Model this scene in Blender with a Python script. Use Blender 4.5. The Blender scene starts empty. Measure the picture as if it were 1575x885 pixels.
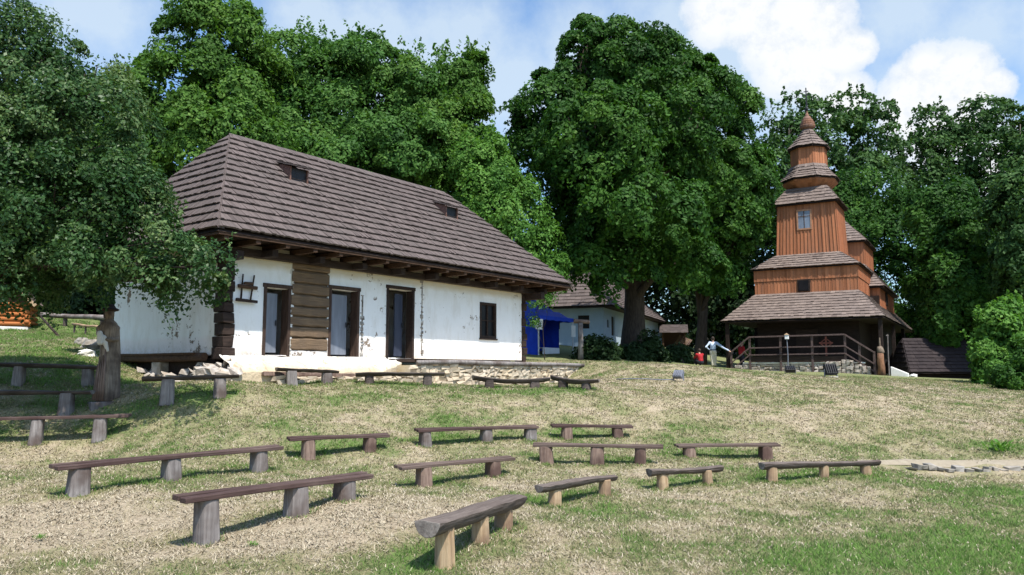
import bpy, math, random
import numpy as np
from mathutils import Vector, Matrix

# ------------------------------------------------------------------ basics
SC = bpy.context.scene
COL = SC.collection
R = math.radians
rng = np.random.default_rng(7)
random.seed(7)
F, PITCH, CX, CY = 1189.6, R(6.061), 787.5, 442.5      # focal length and centre in photo pixels, camera pitch

def ray(px, py):
    u = (px - CX) / F; v = (CY - py) / F
    return np.array([u, math.cos(PITCH) - v * math.sin(PITCH), math.sin(PITCH) + v * math.cos(PITCH)])

def at(px, py, Y):
    r = ray(px, py)
    return r * (Y / r[1])

# ------------------------------------------------------------------ mesh builder
class MB:
    def __init__(s):
        s.v = []; s.f = []; s.m = []; s.n = 0
    def add(s, verts, faces, mi=0):
        b = s.n
        s.v.extend([tuple(map(float, p)) for p in verts]); s.n += len(verts)
        for f in faces:
            s.f.append(tuple(b + i for i in f)); s.m.append(mi)
    def obox(s, c, ax, ay, az, mi=0, jit=0.0, mitop=None):
        c = np.array(c, float); ax, ay, az = (np.array(a, float) for a in (ax, ay, az))
        vs = []
        for k in (-1, 1):
            for j in (-1, 1):
                for i in (-1, 1):
                    p = c + i * ax + j * ay + k * az
                    if jit: p = p + np.array([random.uniform(-jit, jit) for _ in range(3)])
                    vs.append(p)
        s.add(vs, [(0, 2, 3, 1), (4, 5, 7, 6), (0, 1, 5, 4), (2, 6, 7, 3), (0, 4, 6, 2), (1, 3, 7, 5)], mi)
    def box(s, x0, x1, y0, y1, z0, z1, mi=0, jit=0.0):
        s.obox(((x0 + x1) / 2, (y0 + y1) / 2, (z0 + z1) / 2), ((x1 - x0) / 2, 0, 0), (0, (y1 - y0) / 2, 0), (0, 0, (z1 - z0) / 2), mi, jit)
    def bar(s, p, q, w, h, mi=0, up=(0, 0, 1), jit=0.0):
        p = np.array(p, float); q = np.array(q, float); d = q - p; L = np.linalg.norm(d); d = d / L
        up = np.array(up, float)
        if abs(d @ up) > .97: up = np.array([0, 1., 0])
        sd = np.cross(d, up); sd /= np.linalg.norm(sd); u = np.cross(sd, d)
        s.obox((p + q) / 2, d * L / 2, sd * w / 2, u * h / 2, mi, jit)
    def tube(s, pts, rad, n=10, mi=0, mend=None, noise=0.0, cap=True, sq=1.0):
        pts = [np.array(p, float) for p in pts]; m = len(pts); base = s.n
        up = np.array([0, 0, 1.]); vs = []
        ph = [random.uniform(0, 6.28) for _ in range(3)]
        for i, p in enumerate(pts):
            d = pts[min(i + 1, m - 1)] - pts[max(i - 1, 0)]; d /= (np.linalg.norm(d) + 1e-9)
            u0 = up if abs(d[2]) < .9 else np.array([0, 1., 0])
            a = np.cross(u0, d); a /= np.linalg.norm(a); b = np.cross(d, a)
            for k in range(n):
                t = 2 * math.pi * k / n
                r = rad[i] * (1 + noise * (math.sin(2 * t + ph[0] + i * .7) + .7 * math.sin(5 * t + ph[1]) + .6 * random.uniform(-1, 1)))
                vs.append(p + a * r * math.cos(t) + b * r * math.sin(t) * sq)
        fs = []
        for i in range(m - 1):
            for k in range(n):
                k2 = (k + 1) % n
                fs.append((i * n + k, i * n + k2, (i + 1) * n + k2, (i + 1) * n + k))
        s.add(vs, fs, mi)
        if cap:
            e = mi if mend is None else mend
            s.f.append(tuple(base + k for k in reversed(range(n)))); s.m.append(e)
            s.f.append(tuple(base + (m - 1) * n + k for k in range(n))); s.m.append(e)
    def build(s, name, mats, parent=None, org=None, smooth=False, bevel=0, label=None):
        """verts are in the parent's local frame, unless org (world point of an unrotated parent) is given"""
        me = bpy.data.meshes.new(name)
        v = np.array(s.v, float)
        if org is not None: v = v - np.array(org, float)
        me.from_pydata([tuple(p) for p in v], [], s.f)
        mats = mats if isinstance(mats, (list, tuple)) else [mats]
        for m in mats: me.materials.append(m)
        if len(mats) > 1: me.polygons.foreach_set('material_index', s.m)
        if smooth: me.polygons.foreach_set('use_smooth', [True] * len(me.polygons))
        me.update()
        o = bpy.data.objects.new(name, me); COL.objects.link(o)
        if parent: o.parent = parent
        if bevel:
            b = o.modifiers.new('bevel', 'BEVEL'); b.width = bevel; b.segments = 2; b.limit_method = 'ANGLE'; b.angle_limit = R(40)
        if label: o['label'] = label
        return o

def tag(o, label=None, cat=None, group=None, kind=None):
    if label: o['label'] = label
    if cat: o['category'] = cat
    if group: o['group'] = group
    if kind: o['kind'] = kind
    return o

def thing(name, label, cat, loc=(0, 0, 0), rz=0, group=None):
    o = bpy.data.objects.new(name, None); COL.objects.link(o)
    o.empty_display_size = .3
    o.location = tuple(float(a) for a in loc); o.rotation_euler = (0, 0, rz)
    return tag(o, label, cat, group)

# ------------------------------------------------------------------ materials
class NT:
    def __init__(s, nt): s.t = nt
    def n(s, typ, **kw):
        x = s.t.nodes.new(typ)
        for k, v in kw.items():
            if k.startswith('i_'):
                key = k[2:]
                x.inputs[int(key) if key.isdigit() else key].default_value = v
            else: setattr(x, k, v)
        return x
    def l(s, a, b): s.t.links.new(a, b)
    def math(s, op, a, b=None, clamp=False):
        x = s.n('ShaderNodeMath', operation=op); x.use_clamp = clamp
        for i, q in enumerate((a, b)):
            if q is None: continue
            if isinstance(q, (int, float)): x.inputs[i].default_value = q
            else: s.l(q, x.inputs[i])
        return x.outputs[0]
    def ramp(s, fac, stops):
        x = s.n('ShaderNodeValToRGB'); e = x.color_ramp.elements
        while len(e) < len(stops): e.new(.5)
        for el, (p, c) in zip(e, stops):
            el.position = p; el.color = (*c, 1) if len(c) == 3 else c
        s.l(fac, x.inputs[0]); return x.outputs[0]
    def mix(s, fac, a, b, mode='MIX'):
        x = s.n('ShaderNodeMix', data_type='RGBA', blend_type=mode)
        for sock, q in ((x.inputs[0], fac), (x.inputs[6], a), (x.inputs[7], b)):
            if isinstance(q, (int, float)): sock.default_value = q
            elif isinstance(q, tuple): sock.default_value = (*q, 1) if len(q) == 3 else q
            else: s.l(q, sock)
        return x.outputs[2]
    def noise(s, vec, scale, detail=4, rough=.55):
        x = s.n('ShaderNodeTexNoise'); x.inputs['Scale'].default_value = scale
        x.inputs['Detail'].default_value = detail; x.inputs['Roughness'].default_value = rough
        if vec is not None: s.l(vec, x.inputs['Vector'])
        return x.outputs['Fac']

def newmat(name):
    m = bpy.data.materials.new(name); m.use_nodes = True
    m.node_tree.nodes.clear()
    t = NT(m.node_tree)
    out = t.n('ShaderNodeOutputMaterial'); b = t.n('ShaderNodeBsdfPrincipled')
    t.l(b.outputs[0], out.inputs[0])
    return m, t, b, out

def coords(t, stretch=(1, 1, 1)):
    tc = t.n('ShaderNodeTexCoord'); mp = t.n('ShaderNodeMapping'); mp.inputs['Scale'].default_value = stretch
    t.l(tc.outputs['Object'], mp.inputs[0]); return tc.outputs['Object'], mp.outputs[0]

def nmat(name, c1, c2, scale=4, stretch=(1, 1, 1), rough=.85, bump=.3, c3=None, big=.7, spec=.25, bd=.02):
    """two or three tone mottled surface; stretch squeezes the grain along an axis"""
    m, t, b, out = newmat(name)
    raw, vec = coords(t, stretch)
    f = t.noise(vec, scale, 6, .65); g = t.noise(raw, big, 3)
    col = t.ramp(f, [(.3, c1), (.7, c2)])
    if c3: col = t.mix(t.ramp(g, [(.42, (0, 0, 0)), (.66, (1, 1, 1))]), col, c3)
    t.l(col, b.inputs['Base Color'])
    b.inputs['Roughness'].default_value = rough; b.inputs['Specular IOR Level'].default_value = spec
    if bump:
        bp = t.n('ShaderNodeBump'); bp.inputs['Strength'].default_value = bump; bp.inputs['Distance'].default_value = bd
        t.l(f, bp.inputs['Height']); t.l(bp.outputs[0], b.inputs['Normal'])
    return m

M = {}
M['plank_x'] = nmat('painted_plank', (.036, .020, .018), (.078, .046, .040), 9, (.2, 5, 5), .75, .5, (.11, .075, .064), 1.3)
M['plank_old'] = nmat('weathered_plank', (.075, .052, .043), (.155, .112, .094), 9, (.25, 4, 4), .8, .4, (.075, .05, .04), 1.3)
M['log_dark'] = nmat('dark_weathered_log', (.03, .023, .02), (.085, .065, .057), 8, (.3, 3, 3), .85, .8, (.125, .10, .09), 1.5, bd=.03)
M['log_grey'] = nmat('grey_log', (.065, .05, .043), (.185, .15, .13), 8, (.3, 3, 3), .85, .7, (.085, .062, .052), 1.5, bd=.03)
M['endgrain'] = nmat('log_end_grain', (.17, .14, .12), (.32, .28, .25), 30, (1, 1, 1), .9, .4, (.10, .08, .07), 4)
M['leg_grey'] = nmat('grey_weathered_post', (.12, .105, .10), (.31, .28, .265), 7, (4, 4, .3), .9, .6, (.10, .075, .065), 2.2, bd=.02)
M['leg_brown'] = nmat('brown_weathered_post', (.12, .075, .06), (.30, .215, .17), 7, (4, 4, .3), .9, .6, (.09, .055, .045), 2.2, bd=.02)
M['leg_fresh'] = nmat('pale_split_post', (.26, .165, .09), (.50, .37, .235), 7, (4, 4, .3), .85, .5, (.20, .13, .085), 2.5, bd=.02)
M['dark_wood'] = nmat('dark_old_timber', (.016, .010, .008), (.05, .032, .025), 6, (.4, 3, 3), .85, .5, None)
M['beam'] = nmat('brown_beam', (.035, .019, .012), (.10, .054, .032), 6, (1, 2, 3), .8, .4, None)
M['log_wall'] = nmat('exposed_log', (.085, .055, .035), (.26, .175, .105), 6, (.3, 5, 5), .85, .7, (.13, .09, .06), 1.6, bd=.03)
M['shingle'] = None
M['stone'] = nmat('cream_stone', (.36, .29, .21), (.62, .54, .43), 3, (1, 1, 1), .9, .5, (.50, .40, .28), .9)
M['stone_grey'] = nmat('grey_stone', (.13, .12, .11), (.40, .37, .33), 7, (1, 1, 1), .95, .6, (.30, .26, .21), 2.5)
M['lime'] = nmat('limewashed_masonry', (.62, .60, .56), (.84, .83, .80), 3, (1, 1, 1), .9, .4, (.48, .44, .38), 1.1)
M['earth'] = nmat('yellow_earth', (.50, .38, .20), (.66, .55, .38), 3, (1, 1, 1), .95, .5, (.7, .64, .52), .8)
M['blue_cloth'] = nmat('blue_canopy_cloth', (.012, .045, .50), (.02, .08, .68), 2, (1, 1, 1), .6, .15, None)
M['white_metal'] = nmat('white_pole', (.62, .62, .64), (.75, .75, .77), 5, (1, 1, 1), .4, 0, None)
M['paper'] = nmat('white_paper', (.72, .72, .72), (.82, .82, .82), 5, (1, 1, 1), .8, 0, None)
M['ink'] = nmat('print_ink', (.10, .11, .13), (.2, .2, .22), 5, (1, 1, 1), .8, 0, None)
M['pale_leaf'] = nmat('pale_door_paint', (.13, .145, .175), (.22, .24, .285), 2, (3, 3, .4), .7, .1, None)
M['blue_leaf'] = nmat('dull_blue_door_paint', (.022, .028, .048), (.048, .058, .09), 2, (3, 3, .4), .7, .1, None)
M['glass_dark'] = nmat('dark_window_glass', (.008, .008, .010), (.018, .016, .018), 2, (1, 1, 1), .3, 0, None, spec=.12)
M['glass_blue'] = nmat('sky_window_glass', (.13, .16, .22), (.22, .26, .33), 2, (1, 1, 1), .08, 0, None, spec=.6)
M['black_metal'] = nmat('black_lamp_housing', (.012, .012, .014), (.03, .03, .034), 6, (1, 1, 1), .5, .05, None)
M['grey_metal'] = nmat('grey_metal', (.10, .11, .14), (.2, .21, .25), 6, (1, 1, 1), .4, .05, None)
M['rail'] = nmat('railing_wood', (.055, .036, .034), (.13, .09, .082), 6, (2, 2, 2), .75, .3, None)
M['skin'] = nmat('skin', (.42, .25, .18), (.5, .31, .23), 6, (1, 1, 1), .6, 0, None)
M['hair'] = nmat('dark_hair', (.02, .014, .01), (.05, .035, .028), 30, (1, 1, .3), .6, .2, None)
M['shirt_blue'] = nmat('pale_blue_shirt', (.52, .62, .84), (.60, .70, .88), 6, (1, 1, 1), .85, .2, None)
M['trousers'] = nmat('beige_trousers', (.55, .50, .41), (.65, .60, .50), 6, (1, 1, 1), .85, .2, None)
M['red_cloth'] = nmat('red_cloth', (.26, .012, .018), (.4, .025, .03), 6, (1, 1, 1), .85, .2, None)
M['dark_cloth'] = nmat('dark_cloth', (.015, .015, .022), (.035, .035, .05), 6, (1, 1, 1), .85, .2, None)
M['carved'] = nmat('carved_brown_wood', (.11, .08, .06), (.34, .265, .20), 7, (6, 6, .35), .85, .8, (.08, .056, .042), 3)
M['carved_pale'] = nmat('pale_painted_wood', (.45, .41, .36), (.68, .65, .60), 6, (5, 5, .5), .85, .4, None)
M['bark'] = nmat('tree_bark', (.022, .016, .013), (.075, .058, .047), 5, (3, 3, .5), .95, .8, None, bd=.05)
M['bark_grey'] = nmat('grey_bark', (.07, .058, .05), (.17, .145, .13), 5, (3, 3, .5), .95, .8, None, bd=.05)
M['orange_log'] = nmat('orange_stained_log', (.28, .085, .022), (.42, .15, .045), 4, (.5, 3, 3), .75, .3, None)
M['path'] = nmat('path_dirt', (.20, .165, .12), (.33, .285, .215), 9, (1, 1, 1), .95, .5, (.27, .225, .16), 1.2)
M['white_sheet'] = nmat('white_sheet', (.72, .72, .74), (.82, .82, .84), 3, (1, 1, 1), .8, .1, None)
M['rust'] = nmat('rusty_red_iron', (.13, .04, .03), (.25, .085, .06), 9, (1, 1, 1), .8, .2, None)

def vec2(t, sc):
    tc = t.n('ShaderNodeTexCoord'); mp = t.n('ShaderNodeMapping'); mp.inputs['Scale'].default_value = sc; t.l(tc.outputs['Object'], mp.inputs[0]); return mp.outputs[0]

def shingle_mat(name, c1, c2, c3):
    m, t, b, out = newmat(name)
    at_ = t.n('ShaderNodeAttribute'); at_.attribute_name = 'tint'
    raw, vec = coords(t, (1, 1, 1))
    n1 = t.noise(vec, 14, 5, .7); n2 = t.noise(raw, .55, 3)
    f = t.math('ADD', t.math('MULTIPLY', at_.outputs['Fac'], .62), t.math('MULTIPLY', n1, .38))
    col = t.ramp(f, [(.15, c1), (.8, c2)])
    n4 = t.noise(vec2(t, (.9, .9, 2.2)), 1.3, 6, .7)
    col = t.mix(t.ramp(n4, [(.46, (0, 0, 0)), (.70, (.75, .75, .75))]), col, c3)
    t.l(col, b.inputs['Base Color']); b.inputs['Roughness'].default_value = .85; b.inputs['Specular IOR Level'].default_value = .2
    bp = t.n('ShaderNodeBump'); bp.inputs['Strength'].default_value = .4; bp.inputs['Distance'].default_value = .02
    t.l(n1, bp.inputs['Height']); t.l(bp.outputs[0], b.inputs['Normal'])
    return m
M['shingle'] = shingle_mat('wooden_shingle', (.060, .047, .043), (.15, .118, .11), (.085, .072, .066))
M['shingle_church'] = shingle_mat('church_shingle', (.085, .064, .058), (.23, .18, .155), (.18, .145, .13))
M['shingle_hut_shade'] = shingle_mat('shaded_hut_shingle', (.014, .010, .012), (.042, .032, .032), (.024, .019, .021))  # darker copy of the shingle, tree shade put into the colour
M['shingle_far'] = shingle_mat('far_shingle', (.06, .048, .044), (.15, .12, .11), (.11, .09, .085))

def board_mat(name, c1, c2, c3):
    """stained vertical boards, every board its own tone (tint attribute), grain along z"""
    m, t, b, out = newmat(name)
    at_ = t.n('ShaderNodeAttribute'); at_.attribute_name = 'tint'
    raw, vec = coords(t, (5, 5, .35))
    n1 = t.noise(vec, 5, 5, .65); n2 = t.noise(raw, .5, 4)
    f = t.math('ADD', t.math('MULTIPLY', at_.outputs['Fac'], .5), t.math('MULTIPLY', n1, .5))
    col = t.ramp(f, [(.2, c1), (.78, c2)])
    col = t.mix(t.ramp(n2, [(.5, (0, 0, 0)), (.75, (.8, .8, .8))]), col, c3)
    n3 = t.noise(vec2(t, (3.5, 3.5, .3)), 1.6, 5, .7)
    col = t.mix(t.ramp(n3, [(.50, (0, 0, 0)), (.72, (.65, .65, .65))]), col, (.17, .10, .07))
    t.l(col, b.inputs['Base Color']); b.inputs['Roughness'].default_value = .8; b.inputs['Specular IOR Level'].default_value = .2
    return m
M['church_board'] = board_mat('orange_stained_board', (.20, .074, .034), (.51, .21, .105), (.35, .158, .09))
M['church_shade'] = nmat('shade_dark_church_log', (.010, .006, .005), (.03, .018, .014), 5, (.5, 3, 3), .8, .4, None)  # shade under the eaves put into the log colour

def plaster_mat(name, white, low, stain):
    m, t, b, out = newmat(name)
    raw, vec = coords(t)
    n1 = t.noise(raw, 1.2, 5, .6); n2 = t.noise(raw, 9, 5, .7); n3 = t.noise(raw, 3.2, 6, .75); n4 = t.noise(raw, .7, 3)
    col = t.mix(t.ramp(n1, [(.35, (0, 0, 0)), (.7, (.55, .55, .55))]), white, low)
    sep = t.n('ShaderNodeSeparateXYZ'); t.l(raw, sep.inputs[0])
    # sunlit pink near the floor put into the colour; ochre band under the eave
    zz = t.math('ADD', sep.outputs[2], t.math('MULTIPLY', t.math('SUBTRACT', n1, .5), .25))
    sun_pink = t.math('SUBTRACT', 1, t.math('MULTIPLY', t.math('SUBTRACT', zz, .72), 9, True), True)
    col = t.mix(t.math('MULTIPLY', sun_pink, .55), col, (.80, .70, .68))
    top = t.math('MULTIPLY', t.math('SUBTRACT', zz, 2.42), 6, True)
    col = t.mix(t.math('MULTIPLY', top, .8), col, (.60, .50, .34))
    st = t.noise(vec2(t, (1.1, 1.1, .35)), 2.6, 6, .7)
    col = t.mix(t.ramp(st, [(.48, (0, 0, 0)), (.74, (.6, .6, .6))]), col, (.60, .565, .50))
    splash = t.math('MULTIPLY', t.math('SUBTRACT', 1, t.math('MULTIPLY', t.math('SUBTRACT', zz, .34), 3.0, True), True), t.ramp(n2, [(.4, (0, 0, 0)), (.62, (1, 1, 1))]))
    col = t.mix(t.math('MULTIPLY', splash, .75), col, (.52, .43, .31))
    # chips where the plaster came off
    chip = t.ramp(t.math('MULTIPLY', n3, t.math('ADD', .62, t.math('MULTIPLY', n4, .72))), [(.615, (0, 0, 0)), (.635, (1, 1, 1))])
    col = t.mix(chip, col, stain)
    t.l(col, b.inputs['Base Color']); b.inputs['Roughness'].default_value = .95; b.inputs['Specular IOR Level'].default_value = .1
    bp = t.n('ShaderNodeBump'); bp.inputs['Strength'].default_value = .5; bp.inputs['Distance'].default_value = .03
    hh = t.math('SUBTRACT', t.math('ADD', n1, t.math('MULTIPLY', n2, .25)), t.math('MULTIPLY', chip, .5))
    t.l(hh, bp.inputs['Height']); t.l(bp.outputs[0], b.inputs['Normal'])
    return m
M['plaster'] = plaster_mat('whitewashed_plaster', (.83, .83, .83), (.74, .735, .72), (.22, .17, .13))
M['plaster_far'] = nmat('shade_blue_plaster', (.36, .45, .55), (.44, .53, .62), 2, (1, 1, 1), .9, .2, None)  # bluish shade on the wall put into the plaster colour

def leaf_mat(name, stops, transl=.28, rough=.5):
    m, t, b, out = newmat(name)
    at_ = t.n('ShaderNodeAttribute'); at_.attribute_name = 'tint'
    col = t.ramp(at_.outputs['Fac'], stops)
    t.l(col, b.inputs['Base Color']); b.inputs['Roughness'].default_value = rough + .12; b.inputs['Specular IOR Level'].default_value = .16
    tr = t.n('ShaderNodeBsdfTranslucent')
    tcol = t.mix(1.0, col, (1.25, 1.35, .6), 'MULTIPLY'); t.l(tcol, tr.inputs[0])
    mx = t.n('ShaderNodeMixShader'); mx.inputs[0].default_value = transl
    t.l(b.outputs[0], mx.inputs[1]); t.l(tr.outputs[0], mx.inputs[2]); t.l(mx.outputs[0], out.inputs[0])
    return m
LEAF = {
 'fruit': leaf_mat('fruit_tree_leaf', [(0, (.016, .044, .012)), (.5, (.042, .096, .028)), (1, (.15, .21, .08))], .26, .3),
 'back': leaf_mat('bright_leaf', [(0, (.022, .068, .012)), (.5, (.056, .138, .025)), (1, (.12, .22, .046))], .3),
 'back_light': leaf_mat('light_leaf', [(0, (.026, .074, .011)), (.5, (.067, .150, .023)), (1, (.138, .236, .045))], .3),
 'willow': leaf_mat('fresh_leaf', [(0, (.042, .12, .018)), (.5, (.092, .21, .036)), (1, (.16, .29, .06))], .32),
 'maple': leaf_mat('maple_leaf', [(0, (.012, .044, .006)), (.5, (.033, .094, .012)), (1, (.074, .160, .022))], .25),
 'far': leaf_mat('far_leaf', [(0, (.018, .050, .012)), (.5, (.042, .098, .024)), (1, (.085, .155, .042))], .22),
 'dark': leaf_mat('shade_toned_leaf', [(0, (.008, .020, .006)), (.5, (.017, .038, .011)), (1, (.033, .06, .018))], .2),  # shade beneath the big crowns put into the leaf colour
}

# ------------------------------------------------------------------ terrain
# benches: kind, seat ends (x, y, distance), legs (x, foot y)
BENCH = [
 ('plank', (275, 764, 7.6), (565, 727, 9.4), [(318, 838), (455, 793), (528, 764)], 'leg_grey', 'long plank bench on three wide grey posts, front left, closest plank bench'),
 ('plank', (82, 716, 9.6), (430, 685, 12.1), [(118, 762), (263, 735), (398, 725)], 'leg_grey', 'longest plank bench, at left in the dry grass behind the closest plank bench'),
 ('plank', (443, 673, 13.2), (597, 667, 14.0), [(474, 707), (568, 692)], 'leg_brown', 'short plank bench on two posts midway up the left half of the slope'),
 ('plank_old', (612, 717, 11.5), (787, 702, 12.8), [(652, 750), (758, 731)], 'leg_brown', 'plank bench on two posts in the middle, just behind the close half log bench'),
 ('plank', (640, 660, 14.4), (825, 654, 15.4), [(655, 686), (748, 678), (815, 675)], 'leg_grey', 'plank bench on three posts in the middle at the foot of the bank'),
 ('plank', (848, 653, 15.9), (972, 654, 16.1), [(872, 677), (950, 671)], 'leg_brown', 'short plank bench on two posts at the foot of the bank, behind a longer bench'),
 ('plank_old', (820, 682, 13.8), (1020, 685, 13.5), [(841, 711), (918, 713), (985, 711)], 'leg_brown', 'plank bench on three brown posts right of centre, in front of a short bench'),
 ('plank_old', (1040, 684, 14.6), (1197, 682, 14.9), [(1060, 704), (1177, 706)], 'leg_brown', 'thin plank bench on two posts behind the long round log bench at right'),
 ('log', (1172, 713, 12.6), (1350, 707, 13.1), [(1187, 741), (1267, 735), (1332, 730)], 'leg_fresh', 'long grey log bench on three pale round posts beside the path'),
 ('log', (997, 722, 12), (1110, 717, 12.4), [(1019, 753), (1089, 743)], 'leg_fresh', 'short thin grey log bench on two pale posts, left of the long log bench'),
 ('log', (827, 745, 10), (947, 730, 11), [(852, 779), (930, 758)], 'leg_fresh', 'short grey half log bench on two pale posts right of the closest bench'),
 ('half', (658, 801, 6.9), (794, 762, 8.4), [(685, 873), (740, 827), (775, 809)], 'leg_fresh', 'thick half log bench on pale split posts, closest of all benches'),
 ('plank', (-95, 645, 14.0), (200, 637, 14.8), [(-60, 684), (55, 680), (153, 680)], 'leg_grey', 'plank bench cut by the left edge, lowest of the three benches there'),
 ('slab', (-85, 600, 15.3), (143, 600, 15.6), [(-50, 640), (101, 636)], 'leg_grey', 'dark slab bench cut by the left edge, middle one of the three there'),
 ('slab', (-70, 555, 16.6), (172, 565, 16.8), [(-40, 592), (28, 591), (135, 592)], 'leg_grey', 'dark slab bench at the left edge with its end beside the carved figure'),
 ('slab', (219, 579, 15.2), (368, 577, 15.8), [(257, 614), (338, 606)], 'leg_grey', 'dark slab bench on two grey posts before the stone pile at the house corner'),
 ('slab', (425, 565, 18.2), (520, 571, 18.9), [(449, 595), (503, 588)], 'leg_grey', 'short dark slab bench in front of the first open door'),
 ('slab', (547, 574, 19.3), (683, 573, 19.8), [(568, 591), (657, 592)], 'log_dark', 'dark half log bench with a thick left end in front of the stone plinth'),
 ('sag', (727, 577, 20.2), (845, 581, 20.6), [(752, 597), (822, 599)], 'log_dark', 'sagging dark log bench in front of the window end of the house'),
 ('sag', (848, 576, 20.2), (922, 583, 19.8), [(866, 598), (902, 598)], 'log_dark', 'shortest dark log bench, rightmost of the row below the house'),
]
CP = []; FEET = []
def cp(px, py, Y): CP.append(at(px, py, Y))
for kind, a, b, legs, lm, lab in BENCH:
    A = at(*a); B = at(*b)
    for lx, ly in legs:
        r = ray(lx, ly); dx, dy = B[0] - A[0], B[1] - A[1]
        s = (r[0] * A[1] - r[1] * A[0]) / (r[1] * dx - r[0] * dy)
        Y = A[1] + s * dy
        cp(lx, ly, Y); FEET.append(CP[-1][:2])
for q in [(250, 592, 17), (200, 590, 18.6), (270, 588, 18.2), (330, 586, 17.4), (420, 584, 19.0), (520, 585, 20.2), (620, 590, 22.4), (700, 594, 23), (760, 595, 24.5), (830, 593, 26), (860, 592, 27.5),
          (950, 566, 27), (950, 600, 20.3), (1043, 590, 22.5), (1100, 572, 31), (1100, 600, 21.5), (1150, 571, 44), (1250, 580, 27),
          (1250, 572, 42), (1350, 580, 36), (1450, 586, 33), (1400, 580, 40), (1500, 592, 30), (1575, 604, 26), (1650, 612, 25), (1460, 582, 42),
          (1200, 640, 17.8), (1350, 640, 18.2), (1500, 640, 18.8), (1600, 650, 17.8), (1400, 714, 14.6), (1575, 714, 14.6), (1450, 735, 13.8), (1600, 735, 13.8),
          (1000, 638, 17.6), (1000, 610, 19.4), (850, 620, 18.2), (700, 625, 17.4), (500, 632, 16.2), (300, 645, 15), (400, 660, 14.0), (0, 760, 9.6), (0, 830, 8.0), (-200, 760, 9.6),
          (800, 885, 6.95), (300, 885, 6.8), (1300, 885, 7.3), (1300, 800, 10.2), (1575, 800, 10.2), (1800, 760, 11.5), (1000, 800, 9.6),
          (75, 545, 21), (0, 530, 23), (20, 508, 30), (100, 492, 34), (-200, 530, 22), (150, 560, 18.5),
          (870, 566, 29), (900, 532, 55), (920, 557, 36), (978, 555, 38), (1040, 537, 60), (1000, 552, 42), (1080, 563, 42), (1200, 571, 60), (1420, 575, 60)]:
    cp(*q)
for X, Y, Z in [(-6, 0, -1.75), (0, 0, -1.85), (6, 0, -1.95), (-10, 4, -1.6), (10, 4, -1.95), (-25, 0, -1.2), (25, 0, -2.0), (0, -8, -1.9), (-20, 14, .2), (24, 16, -1.4),
                (-14, 24, .9), (-8, 28, .35), (-2, 32, .3), (-25, 40, 3), (-45, 40, 4), (-45, 5, 1), (55, 20, -1.5), (55, 50, -.5), (0, 75, 3), (-40, 80, 6), (35, 85, 2), (55, 90, 2), (0, 110, 6), (-45, 110, 9), (55, 110, 4)]:
    CP.append(np.array([X, Y, Z], float))
CP = np.array(CP)
def _U(r2): return np.where(r2 > 1e-9, r2 * np.log(r2 + 1e-12), 0) * .5
def _fit():
    n = len(CP); d2 = ((CP[:, None, :2] - CP[None, :, :2]) ** 2).sum(-1)
    A = np.zeros((n + 3, n + 3)); A[:n, :n] = _U(d2) + np.eye(n) * .35
    A[:n, n] = 1; A[:n, n + 1:] = CP[:, :2]; A[n, :n] = 1; A[n + 1:, :n] = CP[:, :2].T
    return np.linalg.solve(A, np.concatenate([CP[:, 2], np.zeros(3)]))
TW = _fit()
def terrain(X, Y):
    X = np.atleast_1d(np.clip(np.asarray(X, float), -45, 55)); Y = np.atleast_1d(np.clip(np.asarray(Y, float), -8, 110))
    shp = X.shape; x = X.ravel(); y = Y.ravel(); out = np.empty(len(x)); n = len(CP)
    for i in range(0, len(x), 20000):
        a = x[i:i + 20000]; b = y[i:i + 20000]
        d2 = (a[:, None] - CP[None, :, 0]) ** 2 + (b[:, None] - CP[None, :, 1]) ** 2
        out[i:i + 20000] = _U(d2) @ TW[:n] + TW[n] + TW[n + 1] * a + TW[n + 2] * b
    return out.reshape(shp)
def tz(x, y): return float(terrain(x, y)[0])
def ground_at(px, py, far=80):
    r = ray(px, py); ys = np.linspace(3, far, 1200)
    z = terrain(r[0] / r[1] * ys, ys); rz = r[2] / r[1] * ys
    k = np.argmax(rz <= z)
    return np.array([r[0] / r[1] * ys[k], ys[k], z[k]])
def on_ground(px, Y, dz=0):
    r = ray(px, 560); x = r[0] / r[1] * Y
    return np.array([x, Y, tz(x, Y) + dz])

def vnoise(x, y, s, seed=0):
    x = np.asarray(x) / s; y = np.asarray(y) / s
    xi = np.floor(x).astype(np.int64); yi = np.floor(y).astype(np.int64); fx = x - xi; fy = y - yi
    fx = fx * fx * (3 - 2 * fx); fy = fy * fy * (3 - 2 * fy)
    def h(a, b):
        n = (a * 374761393 + b * 668265263 + seed * 974711) & 0x7fffffff
        n = ((n ^ (n >> 13)) * 1274126177) & 0x7fffffff
        return ((n ^ (n >> 16)) & 0xffff) / 65535.
    return (h(xi, yi) * (1 - fx) + h(xi + 1, yi) * fx) * (1 - fy) + (h(xi, yi + 1) * (1 - fx) + h(xi + 1, yi + 1) * fx) * fy

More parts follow.
